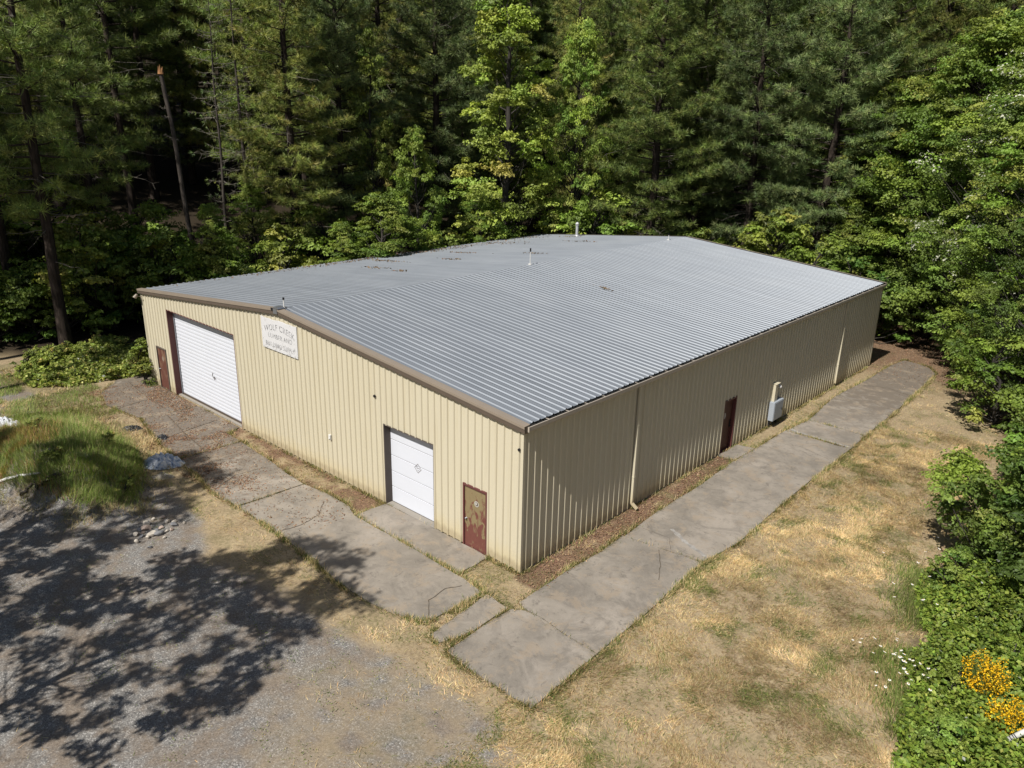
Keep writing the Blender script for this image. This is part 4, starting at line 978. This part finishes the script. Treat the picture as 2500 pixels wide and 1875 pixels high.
place('shade_tree', TS2, TC, -13.9, -17.6, 1.0, rz=1.9, sxy=.85, label='tall tree standing at the near edge of the gravel lot', group=SHADOWG)
place('shade_tree', TS2, TC, -20.8, -20.4, .86, rz=4.0, label='tall tree standing at the near edge of the gravel lot', group=SHADOWG)
place('shade_tree', TS1, TC, -9.6, -20.5, .95, rz=2.4, label='tall tree standing at the near edge of the gravel lot', group=SHADOWG)

# ---- near right trees leaning over the field
NB1 = broadleaf(601, 5.6, 2.7, .2, LEAFY, 170, .60, 300, .056, r0=.09)
NB2 = broadleaf(602, 4.6, 2.3, .1, LEAFD, 120, .58, 300, .055, r0=.07)
place('ash_tree', NB1, TC, 11.9, 11.4, 1.22, rz=.4, label='leafy green ash leaning over the right side of the dry field', cat='tree')
place('ash_tree', NB2, TC, 12.4, 17.2, 1.15, rz=2.0, label='smaller dark ash beyond the leaning ash at the right edge', cat='tree')
place('hazel_bush', NB2, TC, 11.3, 9.5, .72, rz=1.0, label='low dark hazel bush at the foot of the leaning ash', cat='bush')
place('hazel_bush', NB2, TC, 10.6, 22.2, .72, rz=3.0, label='hazel bush at the far right edge of the dry field', cat='bush')
place('young_oak', B2, TC, 12.6, 26.0, .62, rz=3.0, label='young oak at the right edge above the far hazel bush', cat='tree', sxy=.8)
place('young_oak', B2, TC, 13.0, 20.8, .52, rz=1.1, label='smaller young oak at the right edge behind the dark ash', cat='tree', sxy=.75)
place('ash_tree', NB1, TC, 12.9, 14.6, 1.15, rz=2.6, label='broad green ash at the right edge directly behind the leaning ash')
place('ash_tree', NB2, TC, 12.0, 9.6, 1.1, rz=4.2, label='ash nearest the brambles, in front of the leaning ash at the right edge')
# climbing bush at the left corner of the warehouse
SHC = broadleaf(610, 2.3, .55, .1, LEAFY2, 26, .34, 150, .05, r0=.03)
place('bush', SHC, TC, -25.55, -.45, 1.0, label='slim bright green bush growing against the left front corner of the warehouse', cat='bush')

# ------------------------------------------------------------------ brambles
def bramble(name, poly, hmax, n, s, cols, seed, margin=.6, label='', white=0.):
    rng = np.random.default_rng(seed); xs_ = [p[0] for p in poly]; ys_ = [p[1] for p in poly]
    x = rng.uniform(min(xs_), max(xs_), n * 2); y = rng.uniform(min(ys_), max(ys_), n * 2)
    k = inpoly(x, y, poly); x, y = x[k][:n], y[k][:n]; n = len(x)
    d = dseg(x, y, poly) + (fbm(x * 1.2, y * 1.2, seed, 3) - .5) * .7
    k = d > 0; x, y, d = x[k], y[k], d[k]; n = len(x)
    f1 = fbm(x * .9, y * .9, seed + 5, 4); f2 = fbm(x * 3.2, y * 3.2, seed + 9, 3)
    big = fbm(x * .38 + 3, y * .38, seed + 50, 3)
    top = hmax * sstep(0, margin * 2, d) * (.25 + 1.0 * f1 + 1.0 * (big - .35)) + .80 * (f2 - .45) + .05 + .16 * (rng.uniform(size=n) < .12) * rng.uniform(size=n)
    depth = rng.uniform(size=n) ** 1.3
    z = height(x, y) + np.maximum(.02, top) * (1 - .55 * depth) 
    # slope of the bumps gives the leaves their bias
    e = .12; gx_ = (fbm((x + e) * 3.2, y * 3.2, seed + 9, 3) - f2) / e * .45; gy_ = (fbm(x * 3.2, (y + e) * 3.2, seed + 9, 3) - f2) / e * .45
    Nn = unit(np.stack([-gx_, -gy_, np.ones(n)], 1) + rng.normal(size=(n, 3)) * .42)
    V, F = leaves(np.stack([x, y, z], 1), Nn, s * rng.uniform(.55, 1.25, n), rng, .75)
    pt = sstep(.45, .6, fbm(x * .8, y * .8, seed + 30, 3))[:, None]
    c = pal(n, rng, cols, [4, 4, 3, 1.5], .2) * (1 - .25 * pt)
    if white: c[rng.uniform(size=n) < white] = (.5, .52, .46)
    me = npmesh(name, V, F, MAT['leaves'], np.clip(c, .01, 1)); return tag(link(name, me), label, 'brambles', kind='stuff')
BR = [(9.0, 8.6), (9.25, 6.6), (10.1, 5.2), (9.5, 3.6), (10.3, 2.6), (10.45, 1.2), (10.9, -.4), (11.2, -2.5), (11.4, -5), (19, -5), (19, 12), (15, 13), (11, 10)]
bramble('bramble_thicket', BR, 1.05, 125000, .060, [(.24, .34, .05), (.31, .41, .065), (.15, .225, .04), (.40, .46, .10)], 700, .7, 'thick green brambles filling the near right corner beside the dry field', .004)
BLp = [(-34.5, -3.0), (-33.6, 1.4), (-31.0, 2.4), (-28.8, 2.2), (-26.6, .5), (-27.1, -1.6), (-27.4, -3.2), (-28.6, -4.6), (-31.4, -4.6)]
bramble('bramble_thicket', BLp, .45, 16000, .085, [(.22, .27, .055), (.30, .34, .075), (.15, .19, .04), (.42, .41, .13)], 730, .5, 'yellow green bramble patch between the dark wood and the left end of the driveway', .01)
BS = broadleaf(620, 1.3, .85, .05, [(.24, .30, .06), (.32, .36, .08), (.16, .21, .045), (.44, .42, .13)], 18, .30, 90, .065, r0=.02)
rr = random.Random(31); k_ = 0
while k_ < 30:
    x, y = rr.uniform(-34, -26.6), rr.uniform(-4.4, 2.2)
    if not inpoly(np.array([x]), np.array([y]), BLp)[0]: continue
    place('bramble_bush', BS, ('stems', 'foliage'), x, y, rr.uniform(.35, .85), label='leafy bramble bush in the yellow green patch beyond the left front corner', cat='bush', group='bramble bushes beyond the left front corner'); k_ += 1
for i, (x, y, h) in enumerate(((-13.4, -6.3, .45), (-15.8, -7.9, .45), (-19.5, -7.3, .4), (-17.4, -5.4, .45))):
    place('weed_bush', BS, ('stems', 'foliage'), x, y, h, label='leafy weed standing in the tall grass of the soil mound', cat='weed', group='weeds on the soil mound')
def wdn(x, y): return sstep(.60, .66, fbm(x * 1.9 + 7, y * 1.9, 151, 4)) * outside(x, y) * (1 - masks(x, y)[3]) * (x > -12)
x, y = scatter(90000, (-12, 11, -11, 26), wdn, rng); n = len(x)
Nn = unit(np.stack([rng.normal(size=n) * .5, rng.normal(size=n) * .5, np.ones(n)], 1))
V, F = leaves(np.stack([x, y, height(x, y) + rng.uniform(.01, .09, n)], 1), Nn, rng.uniform(.012, .03, n), rng, .45)
tag(link('low_weeds', npmesh('low_weeds', V, F, MAT['grass'], pal(n, rng, [(.14, .18, .05), (.20, .24, .07), (.10, .13, .04), (.30, .27, .12)], [4, 3, 3, 2]))), 'small low green weeds dotted through the dry grass and gravel', 'weeds', kind='stuff')
# tall green grass round the daisies and at the thicket's edge
def de(x, y):
    d = dseg(x, y, BR); return .55 * np.exp(-(d / .45) ** 2) * sstep(.3, .5, fbm(x, y, 141, 3)) * (y > -3)
x, y = scatter(70000, (8.0, 11.6, -3, 10), de, rng)
me = grass_obj('margin_grass', x, y, height(x, y), pal(len(x), rng, [(.13, .18, .04), (.17, .22, .055), (.28, .27, .1)], [4, 3, 2]), .34, .5, .014, rng)
tag(link('margin_grass', me), 'tall green grass along the margin of the right hand brambles', 'grass', kind='stuff')
# daisies
m_ = MB(); n = 12
vs = [(0, 0, .012)]
for i in range(2 * n):
    a = PI * i / n; r = .042 if i % 2 == 0 else .024; vs.append((r * math.cos(a), r * math.sin(a), 0))
MAT['petal'] = simple('daisy_petal', (.85, .85, .82), .6, 0, .2, .03); MAT['eye'] = simple('daisy_eye', (.6, .38, .03), .7); MAT['stem'] = simple('green_stem', (.10, .14, .03), .7)
m_.add(vs, [(0, i + 1, (i + 1) % (2 * n) + 1) for i in range(2 * n)], 0)
m_.cyl((0, 0, .008), (0, 0, .022), .013, .008, 8, 1); m_.cyl((0, 0, -.45), (0, 0, 0), .004, .004, 5, 2)
me = bpy.data.meshes.new('daisy'); me.from_pydata(m_.v, [], m_.f); me.materials.append(MAT['petal']); me.materials.append(MAT['eye']); me.materials.append(MAT['stem']); me.polygons.foreach_set('material_index', m_.m)
rr = random.Random(2); spots = []
for cx, cy, n, sp_ in ((9.05, 3.6, 5, .3), (10.15, 3.4, 22, .34), (10.45, 2.75, 6, .4), (9.25, 6.6, 6, .45), (9.0, 8.6, 4, .5), (10.0, 2.0, 3, .4), (8.6, 9.6, 3, .5)):
    spots += [(cx + rr.gauss(0, sp_), cy + rr.gauss(0, sp_)) for _ in range(n)]
for x, y in spots:
    o = link('daisy', me); o.location = (x, y, float(height(x, y)) + rr.uniform(.35, .55)); o.rotation_euler = (rr.uniform(-.4, .4), rr.uniform(-.4, .4), rr.uniform(0, 6)); s = rr.uniform(.8, 1.3); o.scale = (s, s, s)
    tag(o, 'white daisy in the grass along the bramble margin', 'flower', 'white daisies along the bramble margin')
SN1 = broadleaf(631, 1.7, 1.0, .1, LEAFY, 26, .36, 170, .045, r0=.03); SN2 = broadleaf(632, 1.9, .9, .1, LEAFD, 24, .36, 170, .05, r0=.03)
for i, (x, y, h) in enumerate(((11.6, 8.2, 1.0), (12.7, 7.2, 1.1), (13.4, 5.6, .9), (14.3, 7.0, 1.2), (11.0, 6.7, .75), (14.4, 3.8, .9), (12.1, 4.9, .7), (11.9, .9, .75), (13.0, 8.8, 1.3), (10.4, 7.9, .8), (11.2, 3.3, .6))):
    place('young_shrub', (SN1, SN2)[i % 2], ('stems', 'foliage'), x, y, h, label='young leafy shrub rising out of the near right brambles', cat='bush', group='young shrubs in the near right brambles')
# yellow broom
def broom(x0, y0, R, H, seed, label):
    rng = np.random.default_rng(seed); e = empty('broom_bush', (x0, y0, 0)); tag(e, label, 'bush')
    paths = []; C = []
    for i in range(90):
        a = rng.uniform(0, 2 * PI); r = R * rng.uniform() ** .6; tip = np.array([math.cos(a) * r, math.sin(a) * r * .7, H * rng.uniform(.75, 1.08) - .3 * (r / R) ** 2]); s = np.linspace(0, 1, 5)[:, None]
        P_ = tip * np.array([1, 1, 0]) * s ** 1.5 + np.array([0, 0, 1.]) * tip[2] * s; paths.append((P_, np.linspace(.010, .004, 5)))
        f = rng.uniform(.5, 1.03, 50)[:, None]; C.append(tip * np.array([1, 1, 0]) * f ** 1.5 + np.array([0, 0, 1.]) * tip[2] * f + rng.normal(size=(50, 3)) * .045)
    V, F = tubes(paths, 4); link('stems', npmesh('stems', V, F, MAT['stem']), e)
    C = np.concatenate(C); keep = (fbm(C[:, 0] * 5 + 5, C[:, 1] * 5 + C[:, 2] * 3, seed, 3) > .42) & (rng.uniform(size=len(C)) < .95); C = C[keep]; n = len(C)
    V, F = leaves(C, rdir(n, rng) + np.array([0, 0, .5]), rng.uniform(.013, .029, n), rng, .8)
    link('flowers', npmesh('flowers', V, F, MAT['grass'], pal(n, rng, [(.78, .46, .015), (.85, .56, .03), (.60, .34, .01), (.16, .19, .04)], [4, 3, 2, 1.2], .12)), e)
#BROOM
broom(11.75, 2.85, .55, 1.75, 41, 'yellow flowering broom bush rising from the brambles, the upper of the two')
broom(12.45, 1.85, .5, 1.55, 42, 'yellow flowering broom bush nearer the lower right corner, beside the white pole')

# ------------------------------------------------------------------ small things on the ground
m_ = MB(); m_.cyl((12.55, 1.35, .95), (13.1, 1.75, 1.55), .055, .055, 16)
pole = m_.build('white_pole', MAT['white_plastic'], None, 0, True); tag(pole, 'slanting white pipe end poking into the lower right corner above the brambles', 'pipe')
d_ = unit(np.array([.55, .40, .60])); q0 = np.array([12.55, 1.35, .95])
m_ = MB()
for s in (.05, .11, .15): MB().cyl(q0 + d_ * s, q0 + d_ * (s + .02), .0565, .0565, 16).build('band', MAT['black'], pole)
def rock_mesh(seed, mat):
    rng = np.random.default_rng(seed); import bmesh
    bm = bmesh.new(); bmesh.ops.create_icosphere(bm, subdivisions=2, radius=1.0)
    sc_ = rng.uniform(.6, 1.1, 3) * np.array([1.1, .9, .75]); cuts = unit(rng.normal(size=(7, 3))); cd_ = rng.uniform(.42, .78, 7)
    for v in bm.verts:
        p_ = np.array(v.co)
        for c_, q_ in zip(cuts, cd_):
            dd_ = p_ @ c_
            if dd_ > q_: p_ = p_ - c_ * (dd_ - q_)
        v.co = p_ * sc_ + rng.normal(size=3) * .02
    me = bpy.data.meshes.new('rock'); bm.to_mesh(me); bm.free(); me.materials.append(mat); return me
MAT['rock1'] = simple('pale_rock_lit', (.62, .56, .48), .9, 0, .2, .25, 8); MAT['rock2'] = simple('grey_rock', (.22, .22, .23), .9, 0, .2, .25, 8); MAT['rock3'] = simple('pinkish_rock', (.48, .38, .32), .9, 0, .2, .25, 8)  # pale rock lightened to stand in for sun missing from the pile
rks = [rock_mesh(i, MAT[('rock1', 'rock2', 'rock3', 'rock1')[i % 4]]) for i in range(8)]
k6 = 260 / 1438
def gpt(px, py, z=0):          # pixel of the 2500 wide photo -> ground point
    d = CF + CR * ((px - 1250) / FPX) + CU * ((937.5 - py) / FPX); t_ = (z - CP[2]) / d[2]; return CP + d * t_
for i, (cx, cy, r) in enumerate(((175, 1415, 44), (250, 1432, 28), (315, 1340, 62), (335, 1450, 30), (395, 1410, 48), (490, 1405, 46), (525, 1320, 32), (410, 1208, 24), (700, 1240, 32), (700, 1285, 42), (655, 1345, 32), (825, 1258, 24), (325, 1270, 40), (365, 1580, 24), (550, 1180, 30), (600, 1240, 34), (600, 1360, 26), (230, 1350, 34), (270, 1380, 26), (185, 1510, 34), (560, 1450, 22), (450, 1355, 26))):
    q = gpt(300 + cx * k6, 1050 + cy * k6); s = r * k6 / 66 * 1.25
    o = link('rock', rks[i % 8]); o.location = (q[0], q[1], float(height(q[0], q[1])) + s * .4); o.scale = (s, s, s); o.rotation_euler = (rr.uniform(-.3, .3), rr.uniform(-.3, .3), rr.uniform(0, 6))
    tag(o, 'rough rock in the loose pile between gravel lot and dry verge', 'rock', 'rocks piled beside the gravel lot')
def crumple(name, cx, cy, rx, ry, h, mat, seed, label, cat, rz=0):
    g = 34; rng = np.random.default_rng(seed); U, Vv = np.meshgrid(np.linspace(-1, 1, g), np.linspace(-1, 1, g), indexing='ij')
    rr_ = np.hypot(U, Vv); ang = np.arctan2(Vv, U); R_ = .45 + .85 * fbm(ang * 1.1 + 5, ang * 0 + seed, seed, 3)
    mm = np.maximum(np.abs(U), np.abs(Vv)) / (rr_ + 1e-6); X_ = U * mm * R_; Y_ = Vv * mm * R_
    n1 = fbm(X_ * 2.2 + seed, Y_ * 2.2, seed, 3); ridg = 1 - np.abs(2 * fbm(X_ * 2.6 + seed * 3, Y_ * 2.6, seed + 3, 4) - 1) * 2
    fold = 1 - np.abs(2 * fbm(X_ * 4.5 + seed, Y_ * 2.0 + X_ * 1.5, seed + 8, 3) - 1) * 3
    Z_ = h * (1 - np.clip(rr_, 0, 1) ** 2) * (.05 + .7 * n1) + h * .6 * np.maximum(0, ridg) * (1 - np.clip(rr_, 0, 1) ** 4) + h * .25 * np.maximum(0, fold) * (1 - np.clip(rr_, 0, 1) ** 4)
    c_, s_ = math.cos(rz), math.sin(rz); wx = cx + rx * X_ * c_ - ry * Y_ * s_; wy = cy + rx * X_ * s_ + ry * Y_ * c_
    V = np.stack([wx.ravel(), wy.ravel(), (Z_ + height(wx, wy)).ravel() + .02], 1); V[:, :2] += rng.normal(size=(g * g, 2)) * .008
    id_ = np.arange(g * g).reshape(g, g); F = np.stack([id_[:-1, :-1], id_[1:, :-1], id_[1:, 1:], id_[:-1, 1:]], -1).reshape(-1, 4)
    me = npmesh(name, V, F, mat, smooth=False); return tag(link(name, me), label, cat)
m, t, o = new_mat('blue_white_tarp'); P = pos(t); n1 = noise(t, mapping(t, P, (2.2, 2.2, 1.0)), 1.5, 4, .6, 1.4)
bsdf(t, o, ramp(t, n1, [(.34, (.09, .14, .26)), (.42, (.45, .54, .68)), (.56, (.72, .77, .85)), (.72, (.66, .62, .55))]), .5, 0, .3); MAT['tarp'] = m
MAT['white_sheet'] = simple('white_plastic_sheet', (.72, .74, .78), .4, 0, .3, .1, 2); MAT['bin_bag'] = simple('black_plastic', (.03, .032, .038), .35, 0, .5, .3, 6)
q = gpt(398, 1130); crumple('crumpled_tarp', q[0], q[1], .95, .72, .40, MAT['tarp'], 3, 'crumpled pale blue tarp lying at the right foot of the grassy mound', 'tarp', .6)
q = gpt(400, 1160); crumple('crumpled_tarp', q[0] + .15, q[1] - .1, .5, .3, .14, simple('dirty_sheet', (.36, .33, .28), .7, 0, .2, .3, 4), 5, 'dirty beige sheet below the crumpled pale blue tarp', 'tarp', .9)
q = gpt(394, 1071); crumple('black_bag', q[0], q[1], .38, .26, .16, MAT['bin_bag'], 8, 'torn black plastic sheet nearest the crumpled blue tarp', 'plastic bag', .3)
q = gpt(320, 1048); crumple('black_bag', q[0], q[1], .42, .26, .18, MAT['bin_bag'], 9, 'black plastic sheet at the upper end of the straw, left of the other one', 'plastic bag', 1.0)
q = gpt(14, 1038); crumple('white_sheet', q[0], q[1], .95, .75, .3, MAT['white_sheet'], 12, 'white plastic sheet heaped at the left edge beside the straw', 'plastic sheet', .4)
# white pole-like log and sticks in the shade of the mound
def log(name, a, b, r, mat, label, cat, bend=.1, seed=1):
    rng = np.random.default_rng(seed); a = np.array(a, float); b = np.array(b, float); s = np.linspace(0, 1, 9)[:, None]; P_ = a + (b - a) * s; P_ += rng.normal(size=(9, 3)) * np.array([bend, bend, bend * .2]) * .3
    P_[:, 2] = height(P_[:, 0], P_[:, 1]) + r * .9 + .01
    V, F = tubes([(P_, r * (1 - .45 * s[:, 0]) * (1 + rng.normal(size=9) * .05))], 8); me = npmesh(name, V, F, mat, smooth=True); return tag(link(name, me), label, cat)
a = gpt(-20, 1205); b = gpt(108, 1215); log('white_pipe', a, b, .07, MAT['white_plastic'], 'long whitish pipe lying in the shade at the near foot of the mound', 'pipe', .1, 2)
for i, (p_, q_, r, lb) in enumerate((((50, 1240), (108, 1222), .06, 'left of three grey branches lying in the shade below the mound'), ((88, 1232), (160, 1222), .05, 'middle one of three grey branches lying in the shade below the mound'), ((135, 1222), (205, 1212), .06, 'right of three grey branches lying in the shade below the mound'))):
    a = gpt(*p_); b = gpt(*q_); log('fallen_branch', a, b, r, MAT['bark_snag'], lb, 'branch', .25, 20 + i)
# leaf debris on the roof
rng = np.random.default_rng(77); pts = []
for cx, cy, n, sx, sy in ((-24.6, 9, 260, .35, 3.2), (-24.7, 15, 420, .35, 2.6), (-24.2, 20, 360, .5, 2.5), (-20, 10.5, 60, .6, .12), (-17.5, 10, 40, .3, .08), (-19, 15, 60, .5, .1), (-22.5, 13, 100, .8, .15), (-21, 18, 70, .6, .1), (-16, 19, 50, .5, .1), (-23, 24, 120, 1.0, .5), (-24.3, 28, 160, .8, 1.2), (-18, 26, 60, .7, .1), (-7.7, 14.4, 60, .22, .05), (-21.2, 29.2, 60, .4, .3)):
    pts.append(np.stack([rng.normal(cx, sx, n), rng.normal(cy, sy, n)], 1))
pts = np.concatenate(pts); k = (pts[:, 0] > -25.25) & (pts[:, 1] < 30.4); pts = pts[k]; n = len(pts)
zr_ = np.array([rz_(x) for x in pts[:, 0]]) + rng.uniform(.004, .055, n)
V, F = leaves(np.column_stack([pts, zr_]), rng.normal(size=(n, 3)) * .4 + np.array([0, 0, 1.]), rng.uniform(.03, .09, n), rng)
me = npmesh('roof_debris', V, F, MAT['grass'], pal(n, rng, [(.16, .11, .07), (.24, .17, .11), (.09, .065, .045)], [3, 3, 2])); tag(link('roof_debris', me), 'brown leaf debris gathered in patches on the far roof slope', 'leaf litter', kind='stuff')
